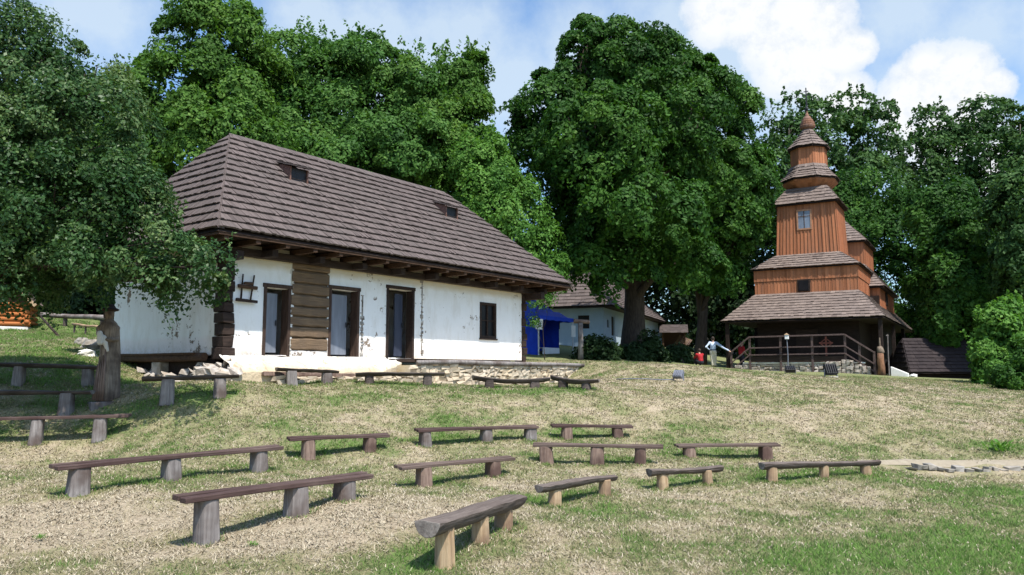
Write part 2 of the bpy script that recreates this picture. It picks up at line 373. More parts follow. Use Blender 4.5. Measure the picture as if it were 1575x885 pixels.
BUMPS = []
def lb(px, py, r, a, asp=1.0):
    g = ground_at(px, py); BUMPS.append((g[0], g[1], r, a, asp))
for q in [(1430, 860, 1.7, .65, .6), (1250, 880, 1.0, .4), (1570, 830, 1.5, .45), (100, 870, .9, .25, .4), (420, 880, 1.0, .3, .4), (620, 870, .55, .4), (860, 800, .7, .35), (930, 790, .8, .3),
          (200, 820, 1.8, -.5, .7), (30, 720, 1.6, -.35), (580, 800, 1.3, -.5, .6), (380, 860, 1.2, -.45), (820, 850, 1.0, -.2), (1180, 770, 1.3, -.2, .5), (700, 780, .8, -.35), (60, 800, 1.4, -.4),
          (680, 655, 1.0, .3), (560, 605, 1.5, .3), (800, 605, 1.5, .3, .4), (980, 590, 2, -.25), (250, 620, 1.6, .25), (1550, 690, 1.2, .5, .5), (1000, 670, 1.5, .1), (1480, 660, 2.5, -.1), (1400, 760, 1.8, .15), (1560, 760, 1.5, .25)]:
    lb(*q)
for kind, a, b, legs, lm, lab in BENCH:
    A = at(*a); B = at(*b)
    for s in np.linspace(.1, .9, 5):
        BUMPS.append((A[0] + (B[0] - A[0]) * s - .12, A[1] + (B[1] - A[1]) * s + .25, .32, .36, 1.0))
def lush(x, y):
    v = .42 + .36 * (vnoise(x, y, 1.3, 1) - .5) + .50 * (vnoise(x, y, .42, 2) - .5) + .42 * (vnoise(x, y, .2, 5) - .5) + .2 * (vnoise(x, y, 4, 3) - .5)
    for bx, by, r, a, asp in BUMPS:
        v = v + (a if a > 0 else a * .6) * np.exp(-(((x - bx) / r) ** 2 + ((y - by) / (r * asp)) ** 2))
    far = np.clip((y - 29) / 6, 0, 1); left = np.clip((-x - 6.5) / 2, 0, 1) * np.clip((y - 15.5) / 2, 0, 1)
    edge = np.clip((y - 25) / 5, 0, 1)
    return np.clip(np.maximum(v + .1 * edge + .35 * left, far * .75), 0, 1)

def grass_ramp(t, f, tintless=True):
    return t.ramp(f, [(.0, (.42, .345, .25)), (.25, (.36, .305, .20)), (.45, (.28, .258, .145)), (.68, (.20, .205, .10)), (1, (.125, .18, .058))])

def make_ground():
    def axis(lo, hi, fine, far0, far1):
        a = [lo]; step = fine
        mid = list(np.arange(lo, hi + 1e-6, fine)); out = mid[:]
        s = fine; x = hi
        while x < far1: s *= 1.25; x += s; out.append(x)
        s = fine; x = lo
        while x > far0: s *= 1.25; x -= s; out.insert(0, x)
        return np.array(out)
    xs = axis(-15, 18, .17, -450, 450); ys = axis(4, 32, .17, -40, 700)
    X, Y = np.meshgrid(xs, ys)
    Z = terrain(X, Y)
    near = (np.abs(X - 1) < 18) & (Y < 34)
    Z = Z + near * (.045 * (vnoise(X, Y, 1.1, 11) - .5) + .035 * (vnoise(X, Y, .4, 12) - .5))
    me = bpy.data.meshes.new('ground'); nx, ny = len(xs), len(ys)
    idx = np.arange(nx * ny).reshape(ny, nx)
    q = np.stack([idx[:-1, :-1], idx[:-1, 1:], idx[1:, 1:], idx[1:, :-1]], -1).reshape(-1, 4)
    V = np.stack([X, Y, Z], -1).reshape(-1, 3)
    me.vertices.add(len(V)); me.vertices.foreach_set('co', V.ravel())
    me.loops.add(q.size); me.loops.foreach_set('vertex_index', q.ravel().astype(np.int32))
    me.polygons.add(len(q)); me.polygons.foreach_set('loop_start', (np.arange(len(q)) * 4).astype(np.int32))
    me.update(calc_edges=True); me.polygons.foreach_set('use_smooth', [True] * len(q))
    a = me.attributes.new('lush', 'FLOAT', 'POINT'); a.data.foreach_set('value', lush(X, Y).ravel().astype(np.float32))
    m, t, b, out = newmat('meadow_ground')
    an = t.n('ShaderNodeAttribute'); an.attribute_name = 'lush'
    raw, vec = coords(t)
    n1 = t.noise(raw, 5, 6, .75); n2 = t.noise(raw, 22, 6, .8); n3 = t.noise(raw, 34, 6, .85)
    f = t.math('ADD', an.outputs['Fac'], t.math('ADD', t.math('MULTIPLY', t.math('SUBTRACT', n1, .5), .8), t.math('MULTIPLY', t.math('SUBTRACT', n2, .5), 1.5)))
    col = grass_ramp(t, f)
    soil = t.ramp(t.noise(raw, 7, 7, .8), [(.52, (0, 0, 0)), (.66, (.8, .8, .8))])
    col = t.mix(soil, col, (.245, .185, .125))
    col = t.mix(1.0, col, t.ramp(n3, [(.36, (.40, .38, .35)), (.5, (1, 1, 1)), (.66, (1.35, 1.33, 1.28))]), 'MULTIPLY')
    t.l(col, b.inputs['Base Color']); b.inputs['Roughness'].default_value = 1; b.inputs['Specular IOR Level'].default_value = .05
    bp = t.n('ShaderNodeBump'); bp.inputs['Strength'].default_value = .8; bp.inputs['Distance'].default_value = .05
    t.l(t.math('ADD', n2, t.math('MULTIPLY', n3, .5)), bp.inputs['Height']); t.l(bp.outputs[0], b.inputs['Normal'])
    me.materials.append(m)
    o = bpy.data.objects.new('ground', me); COL.objects.link(o)
    tag(o, 'sloping dry meadow ground with straw and green patches', 'ground', kind='structure')
make_ground()

def tris_object(name, V, faces_n, mats, tint=None, tintname='tint', parent=None, org=None):
    """V: (n_faces*k, 3) vertex soup with k verts to a face"""
    k = faces_n; n = len(V) // k
    if org is not None: V = V - np.array(org)
    me = bpy.data.meshes.new(name)
    me.vertices.add(len(V)); me.vertices.foreach_set('co', V.astype(np.float32).ravel())
    me.loops.add(n * k); me.loops.foreach_set('vertex_index', np.arange(n * k, dtype=np.int32))
    me.polygons.add(n); me.polygons.foreach_set('loop_start', (np.arange(n) * k).astype(np.int32))
    me.update(calc_edges=True)
    if tint is not None:
        a = me.attributes.new(tintname, 'FLOAT', 'POINT'); a.data.foreach_set('value', np.repeat(tint, k).astype(np.float32))
    me.materials.append(mats)
    o = bpy.data.objects.new(name, me); COL.objects.link(o)
    if parent: o.parent = parent
    return o

PATH_L = [(ground_at(1352, 712)), (ground_at(1450, 712)), (ground_at(1575, 711)), (ground_at(1700, 712))]
def make_grass():
    nt, per = 100000, 6
    Y = 4.2 + (34 - 4.2) * rng.random(nt * 3) ** 1.55
    X = (rng.random(nt * 3) * 2 - 1) * (Y * .72 + 1.8)
    lu = lush(X, Y)
    p = np.clip(.5 + .8 * lu, 0, 1)
    # keep the worn path and the house plinth free
    onpath = (np.abs(Y - 14.35) < .42) & (X > 6.6)
    keep = (rng.random(len(X)) < p) & ~onpath
    X, Y, lu = X[keep][:nt], Y[keep][:nt], lu[keep][:nt]
    fa = rng.random((len(FEET), 34)) * 6.283; fr = .09 + .13 * rng.random((len(FEET), 34)) ** 1.4; ft = np.array(FEET)
    X = np.concatenate([X, (ft[:, :1] + np.cos(fa) * fr).ravel()]); Y = np.concatenate([Y, (ft[:, 1:] + np.sin(fa) * fr).ravel()]); lu = np.concatenate([lu, np.clip(rng.normal(.75, .2, fa.size), .2, 1)])
    n = len(X)
    Xb = np.repeat(X, per) + rng.normal(0, .035, n * per); Yb = np.repeat(Y, per) + rng.normal(0, .035, n * per)
    L = np.repeat(lu, per)
    Z = terrain(Xb, Yb) - .012
    near = 1
    Z = Z + (.045 * (vnoise(Xb, Yb, 1.1, 11) - .5) + .035 * (vnoise(Xb, Yb, .4, 12) - .5))
    h = (.016 + .046 * L * rng.random(n * per) + .022 * rng.random(n * per) ** 2) * (1 + .015 * Yb)
    w = .0035 + .0013 * np.maximum(Yb - 4, 0) ** .8
    ang = rng.random(n * per) * 6.283; la = rng.random(n * per) * 6.283; lean = h * rng.random(n * per) * 1.5
    dx, dy = np.cos(ang) * w, np.sin(ang) * w
    V = np.empty((n * per, 3, 3))
    V[:, 0] = np.stack([Xb - dx, Yb - dy, Z], -1); V[:, 1] = np.stack([Xb + dx, Yb + dy, Z], -1)
    V[:, 2] = np.stack([Xb + np.cos(la) * lean, Yb + np.sin(la) * lean, Z + h], -1)
    tint = np.clip(L * 1.0 + np.repeat(rng.normal(.0, .16, n), per) + rng.normal(.03, .15, n * per), 0, 1)
    m, t, b, out = newmat('grass_blade')
    an = t.n('ShaderNodeAttribute'); an.attribute_name = 'tint'
    col = t.ramp(an.outputs['Fac'], [(.0, (.46, .385, .27)), (.15, (.33, .275, .18)), (.3, (.41, .355, .215)), (.52, (.29, .275, .14)), (.76, (.18, .21, .09)), (1, (.15, .265, .06))])
    t.l(col, b.inputs['Base Color']); b.inputs['Roughness'].default_value = .8; b.inputs['Specular IOR Level'].default_value = .1
    tr = t.n('ShaderNodeBsdfTranslucent'); t.l(col, tr.inputs[0]); mx = t.n('ShaderNodeMixShader'); mx.inputs[0].default_value = .4
    t.l(b.outputs[0], mx.inputs[1]); t.l(tr.outputs[0], mx.inputs[2]); t.l(mx.outputs[0], out.inputs[0])
    o = tris_object('grass', V.reshape(-1, 3), 3, m, tint)
    tag(o, 'short patchy half dry grass covering the slope', 'grass', kind='stuff')
make_grass()
def make_clippings():
    n = 330000
    Y = 4.2 + (30 - 4.2) * rng.random(n) ** 1.6; X = (rng.random(n) * 2 - 1) * (Y * .72 + 1.8)
    lu = lush(X, Y); keep = (rng.random(n) < np.clip(1.15 - 1.1 * lu, .12, 1) * np.clip(vnoise(X, Y, .22, 31) * 1.7 - .1, .1, 1)) & ~((np.abs(Y - 14.35) < .3) & (X > 6.6))
    X, Y = X[keep], Y[keep]; n = len(X)
    Z = terrain(X, Y) + .045 * (vnoise(X, Y, 1.1, 11) - .5) + .035 * (vnoise(X, Y, .4, 12) - .5) + .004
    a = rng.random(n) * 6.283; L = (.010 + .030 * rng.random(n)) * (1 + .035 * Y); w = .0026 + .0010 * np.maximum(Y - 4, 0) ** .8
    dz = (.006 + .022 * rng.random(n)); dx, dy = np.cos(a), np.sin(a)
    c = np.stack([X, Y, Z], -1); d = np.stack([dx * L, dy * L, dz], -1); p = np.stack([-dy * w, dx * w, np.zeros(n)], -1)
    V = np.stack([c - p, c + p, c + d + p * .6, c + d - p * .6], 1)
    tint = np.clip(rng.normal(.48, .19, n), 0, 1)
    m, t, b, out = newmat('dry_clipping'); an = t.n('ShaderNodeAttribute'); an.attribute_name = 'tint'
    t.l(t.ramp(an.outputs['Fac'], [(0, (.13, .105, .07)), (.3, (.27, .225, .155)), (.7, (.37, .315, .225)), (1, (.44, .38, .275))]), b.inputs['Base Color']); b.inputs['Roughness'].default_value = .8
    o = tris_object('straw', V.reshape(-1, 3), 4, m, tint); tag(o, 'dry straw clippings scattered over the bare patches', 'straw', kind='stuff')
make_clippings()

# path at right with its row of edging stones
def make_path():
    mb = MB(); pts = []
    for px in np.linspace(1318, 1800, 26):
        g = ground_at(px, 713.5 if px > 1400 else 712)
        pts.append(g)
    vs = []; fs = []
    for i, g in enumerate(pts):
        w = .22 * min(1, .25 + i / 6)
        for j, s in enumerate((-1, -.4, .3, 1)):
            y = g[1] + s * w + random.uniform(-.03, .03)
            vs.append((g[0], y, tz(g[0], y) + .03 + (.012 if abs(s) < .5 else -.03)))
    for i in range(len(pts) - 1):
        for j in range(3):
            fs.append((i * 4 + j, (i + 1) * 4 + j, (i + 1) * 4 + j + 1, i * 4 + j + 1))
    mb.add(vs, fs)
    tag(mb.build('path', M['path'], smooth=True), 'narrow worn dirt path at the foot of the bank', 'path', kind='structure')
    k = MB(); x = ground_at(1400, 724)[0]; xe = ground_at(1640, 724)[0]
    y0 = ground_at(1480, 725)[1]
    while x < xe:
        w = random.uniform(.07, .22); y = y0 + random.uniform(-.04, .04); h = random.uniform(.05, .11)
        k.obox((x + w / 2, y, tz(x, y) + h / 2 - .02), (w / 2 * .92, random.uniform(-.02, .02), 0), (random.uniform(-.02, .02), .09, 0), (0, 0, h / 2), 0, .024)
        x += w + random.uniform(.0, .04)
    tag(k.build('stone_edging', M['stone_grey'], bevel=.02), 'low row of grey edging stones along the dirt path', 'edging')
make_path()

# ------------------------------------------------------------------ benches
def half_log(mb, L, r, sag=0., tilt=0., top=.0, thick=1.0, n=14, segs=14, rough=.05, flat=.0, taper=0.):
    """split log with its flat face up, along x from -L/2 to L/2; z=0 is the flat face"""
    base = mb.n; vs = []; fs = []
    ph = random.uniform(0, 6)
    for i in range(segs + 1):
        u = i / segs; x = (u - .5) * L
        zc = tilt * (u - .5) - sag * 4 * u * (1 - u) + .012 * math.sin(5 * u + ph)
        rr = r * (1 + rough * math.sin(3.1 * u * 2 + ph) + rough * .6 * random.uniform(-1, 1)) * (1 + taper * (u - .5))
        yo = .02 * math.sin(4 * u + ph * 2)
        for k in range(n):
            if k < 4:
                y = rr * (-1 + 2 * k / 3.); z = random.uniform(-.006, .006) - (.012 if k in (0, 3) else 0)
            else:
                a = math.pi * (k - 3) / (n - 3); y = rr * math.cos(a); z = -rr * thick * math.sin(a)
                y *= 1 + random.uniform(-.03, .03); z *= 1 + random.uniform(-.05, .05)
            vs.append((x, y + yo, zc + z))
    for i in range(segs):
        for k in range(n):
            k2 = (k + 1) % n
            fs.append((i * n + k, (i + 1) * n + k, (i + 1) * n + k2, i * n + k2))
    mb.add(vs, fs, 0)
    mb.f.append(tuple(base + k for k in range(n))); mb.m.append(1)
    mb.f.append(tuple(base + segs * n + k for k in reversed(range(n)))); mb.m.append(1)

def make_bench(kind, a, b, legs, lm, lab):
    A = at(*a); B = at(*b); mid = (A + B) / 2; L = float(np.hypot(B[0] - A[0], B[1] - A[1])); rz = math.atan2(B[1] - A[1], B[0] - A[0])
    gz = tz(mid[0], mid[1])
    root = thing('bench', lab, 'bench', (mid[0], mid[1], gz), rz, 'wooden benches on the grassy slope')
    tilt = B[2] - A[2]; zt = mid[2] - gz                # local height of the seat top
    r = {'half': .128, 'slab': .15, 'log': .088, 'sag': .14}.get(kind, 0)
    s = MB(); under = .05
    if kind.startswith('plank'):
        w, th = (.122, .052) if kind == 'plank' else (.112, .046)
        for sy in (-1, 1):
            n = 8; vs = []; fs = []
            for i in range(n + 1):
                u = i / n; x = (u - .5) * L * (1 + .004 * sy); z = zt + tilt * (u - .5) + .006 * math.sin(6 * u + sy) + sy * .003
                for yy, dz in ((-w / 2, -th), (w / 2, -th), (w / 2, 0), (-w / 2, 0)):
                    vs.append((x, sy * (w / 2 + .004) + yy + random.uniform(-.002, .002), z + dz))
            for i in range(n):
                for k in range(4):
                    k2 = (k + 1) % 4; fs.append((i * 4 + k, i * 4 + k2, (i + 1) * 4 + k2, (i + 1) * 4 + k))
            fs += [(3, 2, 1, 0), (n * 4, n * 4 + 1, n * 4 + 2, n * 4 + 3)]
            p = MB(); p.add(vs, fs)
            p.build('seat_plank', M['plank_x'] if kind == 'plank' else M['plank_old'], root, bevel=.008)
        under = th
    else:
        h = MB()
        if kind == 'half': half_log(h, L, r, 0, tilt, thick=1.12, taper=-.12)
        elif kind == 'slab': half_log(h, L, r * random.uniform(.9, 1.08), random.uniform(-.02, .02), tilt, thick=.62, rough=.08, taper=random.uniform(-.35, .0))
        elif kind == 'log': half_log(h, L, r, .0, tilt, thick=1.1, rough=.12, taper=-.2)
        else: half_log(h, L, r, .07, tilt, thick=.85, rough=.1, taper=-.25)
        h.v = [(x, y, z + zt) for x, y, z in h.v]
        h.build('seat_log', [M['log_dark'] if kind in ('slab', 'sag') else M['log_grey'], M['endgrain']], root, smooth=False, bevel=.006)
        under = r * (.8 if kind in ('half', 'log') else .55)
    cr, sr = math.cos(rz), math.sin(rz)
    for lx, ly in legs:
        q = ray(lx, ly); dx, dy = B[0] - A[0], B[1] - A[1]
        u = (q[0] * A[1] - q[1] * A[0]) / (q[1] * dx - q[0] * dy)
        u = min(max(u, .06), .94)
        x = (u - .5) * L; wx, wy = mid[0] + cr * x, mid[1] + sr * x
        zb = tz(wx, wy) - gz - .06; ztop = zt + tilt * (u - .5) - under + (.0 if kind.startswith('plank') else .02)
        if kind == 'sag': ztop -= .05
        g = MB(); n = 16
        if kind == 'log': W, D = .072, .078
        elif kind == 'half': W, D = .092, .085
        elif kind in ('slab', 'sag'): W, D = .115, .115
        else: W, D = .118, .105
        W *= random.uniform(.93, 1.1); D *= random.uniform(.9, 1.1); ph = random.uniform(0, 6); lean = random.uniform(-.025, .025)
        m = 6; vs = []
        for i in range(m + 1):
            v = i / m; k_ = 1.1 - .14 * v + (.05 if i == 0 else 0)
            for k in range(n):
                t = 2 * math.pi * k / n; c, s_ = math.cos(t), math.sin(t)
                e = .55 if lm != 'leg_fresh' else .8
                xx = math.copysign(abs(c) ** e, c) * D; yy = math.copysign(abs(s_) ** e, s_) * W
                if lm == 'leg_fresh' and kind == 'half': xx *= (.55 if c > 0 else 1.0); yy *= 1 - .25 * (math.sin(3 * t + ph) > .8)
                wob = 1 + .05 * math.sin(3 * t + ph) + .03 * math.sin(7 * t + ph * 3) + random.uniform(-.012, .012)
                vs.append((x + xx * k_ * wob + lean * v, yy * k_ * wob, zb + (ztop - zb) * v))
        fs = []
        for i in range(m):
            for k in range(n):
                k2 = (k + 1) % n; fs.append((i * n + k, i * n + k2, (i + 1) * n + k2, (i + 1) * n + k))
        fs += [tuple(reversed(range(n))), tuple(m * n + k for k in range(n))]
        g.add(vs, fs); g.build('leg', M[lm], root, bevel=.008)
    return root
for bdef in BENCH: make_bench(*bdef)

# ------------------------------------------------------------------ shingles and boards (per-piece tint)
class TB:
    """boxes and quads with a tint per piece"""
    def __init__(s): s.v = []; s.f = []; s.t = []
    def add(s, vs, fs, tint):
        b = len(s.v); s.v.extend([tuple(map(float, p)) for p in vs]); s.t.extend([tint] * len(vs))
        s.f.extend([tuple(b + i for i in f) for f in fs])
    def build(s, name, mat, parent=None):
        me = bpy.data.meshes.new(name); me.from_pydata(s.v, [], s.f); me.materials.append(mat)
        a = me.attributes.new('tint', 'FLOAT', 'POINT'); a.data.foreach_set('value', np.array(s.t, np.float32))
        o = bpy.data.objects.new(name, me); COL.objects.link(o)
        if parent: o.parent = parent
        return o

def shingles(tb, A, B, C, D, course=.3, w=.12, thick=.022, over=1.35, extra=.0, ragged=.011):
    """rows of shingles on the slope A (eave left) B (eave right) C (top right) D (top left), seen from outside"""
    A, B, C, D = (np.array(p, float) for p in (A, B, C, D))
    ax = B - A; ax /= np.linalg.norm(ax)
    nrm = np.cross(ax, (C + D) / 2 - (A + B) / 2); nrm /= np.linalg.norm(nrm)
    if nrm[2] < 0: nrm = -nrm
    up = np.cross(nrm, ax)
    if up[2] < 0: up = -up
    H = ((C + D) / 2 - A) @ up; n = max(1, int(round(H / course))); ch = H / n
    lx = lambda t: ((D - A) @ ax) * t; rx = lambda t: ((B - A) @ ax) * (1 - t) + ((C - A) @ ax) * t
    for i in range(n):
        h0 = i * ch; h1 = min((i + over) * ch, H + extra)
        t0, t1 = h0 / H, min(h1 / H, 1)
        x = lx(t0); xe = rx(t0)
        while x < xe - .004:
            ww = w * random.uniform(.65, 1.35); x2 = min(x + ww, xe)
            if xe - x2 < .03: x2 = xe
            a0, a1 = x + .002, x2 - .002
            b0, b1 = max(a0, lx(t1)), min(a1, rx(t1))
            if b1 < b0:
                m_ = (lx(t1) + rx(t1)) / 2 if rx(t1) < lx(t1) else min(max((a0 + a1) / 2, lx(t1)), rx(t1))
                b0 = b1 = m_
            dl = random.uniform(-ragged, ragged * .6) if i > 0 else random.uniform(-ragged * .5, ragged)
            lift = thick * random.uniform(1.5, 2.3)
            P = lambda xx, hh, k: A + ax * xx + up * hh + nrm * k
            vs = [P(a0, h0 + dl, lift - thick), P(a1, h0 + dl, lift - thick), P(b1, h1, 0), P(b0, h1, 0),
                  P(a0, h0 + dl, lift + thick * .3), P(a1, h0 + dl, lift + thick * .3), P(b1, h1, .012), P(b0, h1, .012)]
            tb.add(vs, [(4, 5, 6, 7), (0, 1, 5, 4), (1, 2, 6, 5), (3, 0, 4, 7)], min(1, max(0, random.gauss(.5, .15))))
            x = x2
    return nrm

def hip_caps(tb, P, Q, n, w=.16, sl=(0, 0, 1), dirs=None):
    """short saddle pieces stepping up the hip from P to Q; dirs: horizontal directions down the two slopes"""
    P = np.array(P, float); Q = np.array(Q, float)
    d1, d2 = (np.array(d, float) for d in dirs)
    for i in range(n):
        a = P + (Q - P) * (i / n); b = P + (Q - P) * min(1, (i + 1.3) / n)
        up = np.array([0, 0, .055])
        c = random.uniform(.3, .7)
        for d in (d1, d2):
            vs = [a + up, a + d * w + np.array([0, 0, .045]), b + d * w * .9 + np.array([0, 0, .005]), b + np.array([0, 0, .02]),
                  a, a + d * w + np.array([0, 0, .0]), b + d * w * .9 + np.array([0, 0, -.03]), b - up]
            tb.add(vs, [(0, 1, 2, 3), (4, 5, 1, 0), (5, 6, 2, 1)], c)

def boards(tb, p0, p1, q0, q1, w=.2, batten=.05, proud=.025, tilt=0):
    """vertical boards with battens on the wall whose foot runs p0-p1 and whose head runs q0-q1 (outside on the right of p0->p1 seen from above)"""
    p0, p1, q0, q1 = (np.array(p, float) for p in (p0, p1, q0, q1))
    L = np.linalg.norm(p1 - p0); n = max(1, int(round(L / w))); d = (p1 - p0) / L
    out = np.cross(d, np.array([0, 0, 1.])); out /= np.linalg.norm(out)
    for i in range(n):
        u0, u1 = i / n, (i + 1) / n; o = out * random.uniform(0, .008)
        P = lambda u, k: (p0 + (p1 - p0) * u if k == 0 else q0 + (q1 - q0) * u)
        tb.add([P(u0, 0) + o, P(u1, 0) + o, P(u1, 1) + o, P(u0, 1) + o], [(0, 1, 2, 3)], min(1, max(0, random.gauss(.5, .22))))
    for i in range(n + 1):
        u = i / n; e = batten / L / 2
        a, b = max(0, u - e), min(1, u + e); P = lambda u, k: (p0 + (p1 - p0) * u if k == 0 else q0 + (q1 - q0) * u)
        o = out * proud
        tb.add([P(a, 0), P(a, 0) + o, P(b, 0) + o, P(b, 0), P(a, 1), P(a, 1) + o, P(b, 1) + o, P(b, 1)],
               [(1, 2, 6, 5), (0, 1, 5, 4), (2, 3, 7, 6), (4, 5, 6, 7)], min(1, max(0, random.gauss(.55, .2))))

def wall_open(mb, x0, x1, z0, z1, th, holes, mi=0, seg=.5):
    """wall on the plane y=0 going back to y=th, with rectangular holes (xa, xb, za, zb)"""
    xs = sorted({x0, x1, *[h[0] for h in holes], *[h[1] for h in holes]}); zs = sorted({z0, z1, *[h[2] for h in holes], *[h[3] for h in holes]})
    inside = lambda x, z: any(h[0] < x < h[1] and h[2] < z < h[3] for h in holes)
    for i in range(len(xs) - 1):
        for k in range(len(zs) - 1):
            a, b, c, d = xs[i], xs[i + 1], zs[k], zs[k + 1]
            if inside((a + b) / 2, (c + d) / 2): continue
            mb.add([(a, 0, c), (b, 0, c), (b, 0, d), (a, 0, d)], [(0, 1, 2, 3)], mi)
            mb.add([(a, th, c), (b, th, c), (b, th, d), (a, th, d)], [(3, 2, 1, 0)], mi)
    for xa, xb, za, zb in holes:
        mb.add([(xa, 0, za), (xa, th, za), (xa, th, zb), (xa, 0, zb)], [(0, 1, 2, 3)], mi)
        mb.add([(xb, 0, za), (xb, th, za), (xb, th, zb), (xb, 0, zb)], [(3, 2, 1, 0)], mi)
        mb.add([(xa, 0, zb), (xb, 0, zb), (xb, th, zb), (xa, th, zb)], [(0, 3, 2, 1)], mi)
        mb.add([(xa, 0, za), (xb, 0, za), (xb, th, za), (xa, th, za)], [(0, 1, 2, 3)], mi)

def stones(mb, x0, x1, z0f, z1, y, depth=.18, size=.22, jit=.03):
    z = 0
    x = x0
    rows = []
    zmin = min(z0f(x0), z0f(x1)); zz = zmin - .1
    while zz < z1 - .03:
        h = min(random.uniform(.7, 1.15) * size * .72, z1 - zz); x = x0 + random.uniform(-.1, 0)
        while x < x1:
            w = random.uniform(.6, 1.7) * size
            w = min(w, x1 - x + .02)
            mb.obox((x + w / 2, y + random.uniform(-.03, .03) + depth / 2, zz + h / 2), (w / 2 * .95, 0, random.uniform(-.012, .012)), (0, depth / 2, 0), (random.uniform(-.02, .02), 0, h / 2 * .93), 0, jit)
            x += w
        zz += h

# ------------------------------------------------------------------ the whitewashed house
TH = R(36.8); HX, HY = -6.72, 18.04; HL, HW, ZF, ZE = 11.93, 5.24, .346, 3.1
HOUSE_D = np.array([math.sin(TH), math.cos(TH)]); HOUSE_N = np.array([math.cos(TH), -math.sin(TH)])
def hw(s, t): return np.array([HX, HY]) + HOUSE_D * s + HOUSE_N * t       # wall coordinates to plan
def make_house():
    rz = math.pi / 2 - TH
    h = thing('village_house', 'long whitewashed log house with a dark shingle hip roof and three open doors', 'house', (HX, HY, 0), rz)
    gl = lambda x, y: tz(*hw(x, -y))
    # front wall
    doors = [(1.07, 1.83, .36, 2.02), (3.1, 4.13, .34, 2.15), (5.2, 6.3, .33, 2.34)]
    win = (9.45, 10.3, 1.06, 2.22); logs = (1.92, 3.05, .48, 3.0)
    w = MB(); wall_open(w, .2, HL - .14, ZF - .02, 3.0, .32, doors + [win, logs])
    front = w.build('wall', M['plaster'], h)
    w = MB()
    w.obox((.003, HW / 2 + .14, (ZF + 3.0) / 2), (.16, 0, 0), (0, HW / 2 - .14, 0), (0, 0, (3.0 - ZF) / 2)); w.v = [(x + .16, y, z) for x, y, z in w.v]
    w.build('side_wall', M['plaster'], h)
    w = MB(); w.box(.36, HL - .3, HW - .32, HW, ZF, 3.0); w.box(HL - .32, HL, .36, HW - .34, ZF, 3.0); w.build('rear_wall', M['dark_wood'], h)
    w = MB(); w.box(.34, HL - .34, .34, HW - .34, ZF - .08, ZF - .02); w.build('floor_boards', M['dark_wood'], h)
    w = MB(); w.box(.34, HL - .34, 1.9, 2.05, ZF, 2.98); w.box(2.42, 2.52, .34, 1.88, ZF, 2.98); w.box(4.7, 4.8, .34, 1.88, ZF, 2.98); w.build('inner_wall', M['plaster'], h)
    # bare log corners
    for cx, sx, lab in ((0, 1, None), (HL, -1, None)):
        c = MB(); z = ZF - .12; i = 0
        while z < 2.95:
            hh = random.uniform(.24, .30); hh = min(hh, 2.98 - z)
            e = random.uniform(.03, .09); g = random.uniform(.18, .30)
            x0, x1 = (cx - e, cx + g) if sx > 0 else (cx - g * .55, cx + e)
            c.box(x0, x1, -e, random.uniform(.28, .42), z + .008, z + hh - .008, 0, .014)
            z += hh; i += 1
        c.build('log_corner', M['dark_wood'], h, bevel=.02)
    # exposed log panel
    z = logs[2]; lm = []
    p = MB()
    while z < logs[3] - .02:
        hh = min(random.uniform(.23, .33), logs[3] - z)
        xe_ = logs[1] + .03 if z > .55 else logs[1] - .02
        n_ = 7; vs = []
        for q_ in range(n_ + 1):
            xx = logs[0] - .05 + random.uniform(-.02, .02) * (q_ in (0, n_)) + (xe_ - logs[0] + .05) * q_ / n_
            j1, j2 = random.uniform(-.012, .012), random.uniform(-.012, .012); o_ = random.uniform(-.008, .008)
            vs += [(xx, -.005 + o_, z + .022 + j1), (xx, -.028 + o_, z + .05 + j1), (xx, -.026 + o_, z + hh - .045 + j2), (xx, .0 + o_, z + hh - .015 + j2), (xx, .16, z + hh - .015), (xx, .16, z + .02)]
        p.add(vs, [(q_ * 6 + k, q_ * 6 + (k + 1) % 6, q_ * 6 + 6 + (k + 1) % 6, q_ * 6 + 6 + k) for q_ in range(n_) for k in range(6)] + [(5, 4, 3, 2, 1, 0), tuple(n_ * 6 + k for k in range(6))])
        z += hh
    p.box(logs[0] - .03, logs[1] + .02, .05, .155, logs[2] - .02, 2.99); p.build('exposed_logs', M['log_wall'], h)
    # log-end joints showing as ragged columns in the plaster
    for cx_, zt_ in ((1.875, 2.6), (4.27, 2.05), (6.66, 2.75)):
        c = MB(); z = ZF + .05
        while z < zt_:
            hh = random.uniform(.06, .19)
            c.box(cx_ - random.uniform(.02, .08), cx_ + random.uniform(.02, .08), -random.uniform(.002, .02), .06, z, z + hh * random.uniform(.35, .8), 0, .018)
            z += hh
        c.box(cx_ - .035, cx_ + .035, -.0015, .05, ZF + .06, zt_, 0, 0)
        c.build('log_ends', M['joint'] if cx_ > 2 else M['lime'], h, bevel=.012)
    # doors
    for i, (a, b, c, d) in enumerate(doors):
        f = MB(); fw = .062
        f.box(a - .02, a + fw, -.03, .26, c - .02, d); f.box(b - fw, b + .02, -.03, .26, c - .02, d)
        f.box(a - .05, b + .05, -.035, .27, d + .001, d + .10); f.box(a - .04, b + .04, -.06, .28, c - .11, c - .021)
        fr = f.build('door_frame', M['frame'] if i != 2 else M['dark_wood'], h, bevel=.008)
        l = MB()
        wd = (b - a - 2 * fw); k = {0: .62, 1: .70, 2: .40}[i]; off = {0: .10, 1: .08, 2: .38}[i]
        ang = R(8); x0 = a + fw + wd * off; x1 = x0 + wd * k
        l.obox(((x0 + x1) / 2, .17, (c + d) / 2 - .03), ((x1 - x0) / 2, .04, 0), (-.004, .018, 0), (0, 0, (d - c) / 2 - .09))
        l.build('door_leaf', M['pale_leaf'] if i < 2 else M['blue_leaf'], h, bevel=.006)
        hd = MB(); hd.bar((x1 - .06, .135, (c + d) / 2 - .1), (x1 - .06, .135, (c + d) / 2 + .04), .025, .03)
        hd.build('door_handle', M['black_metal'], h)
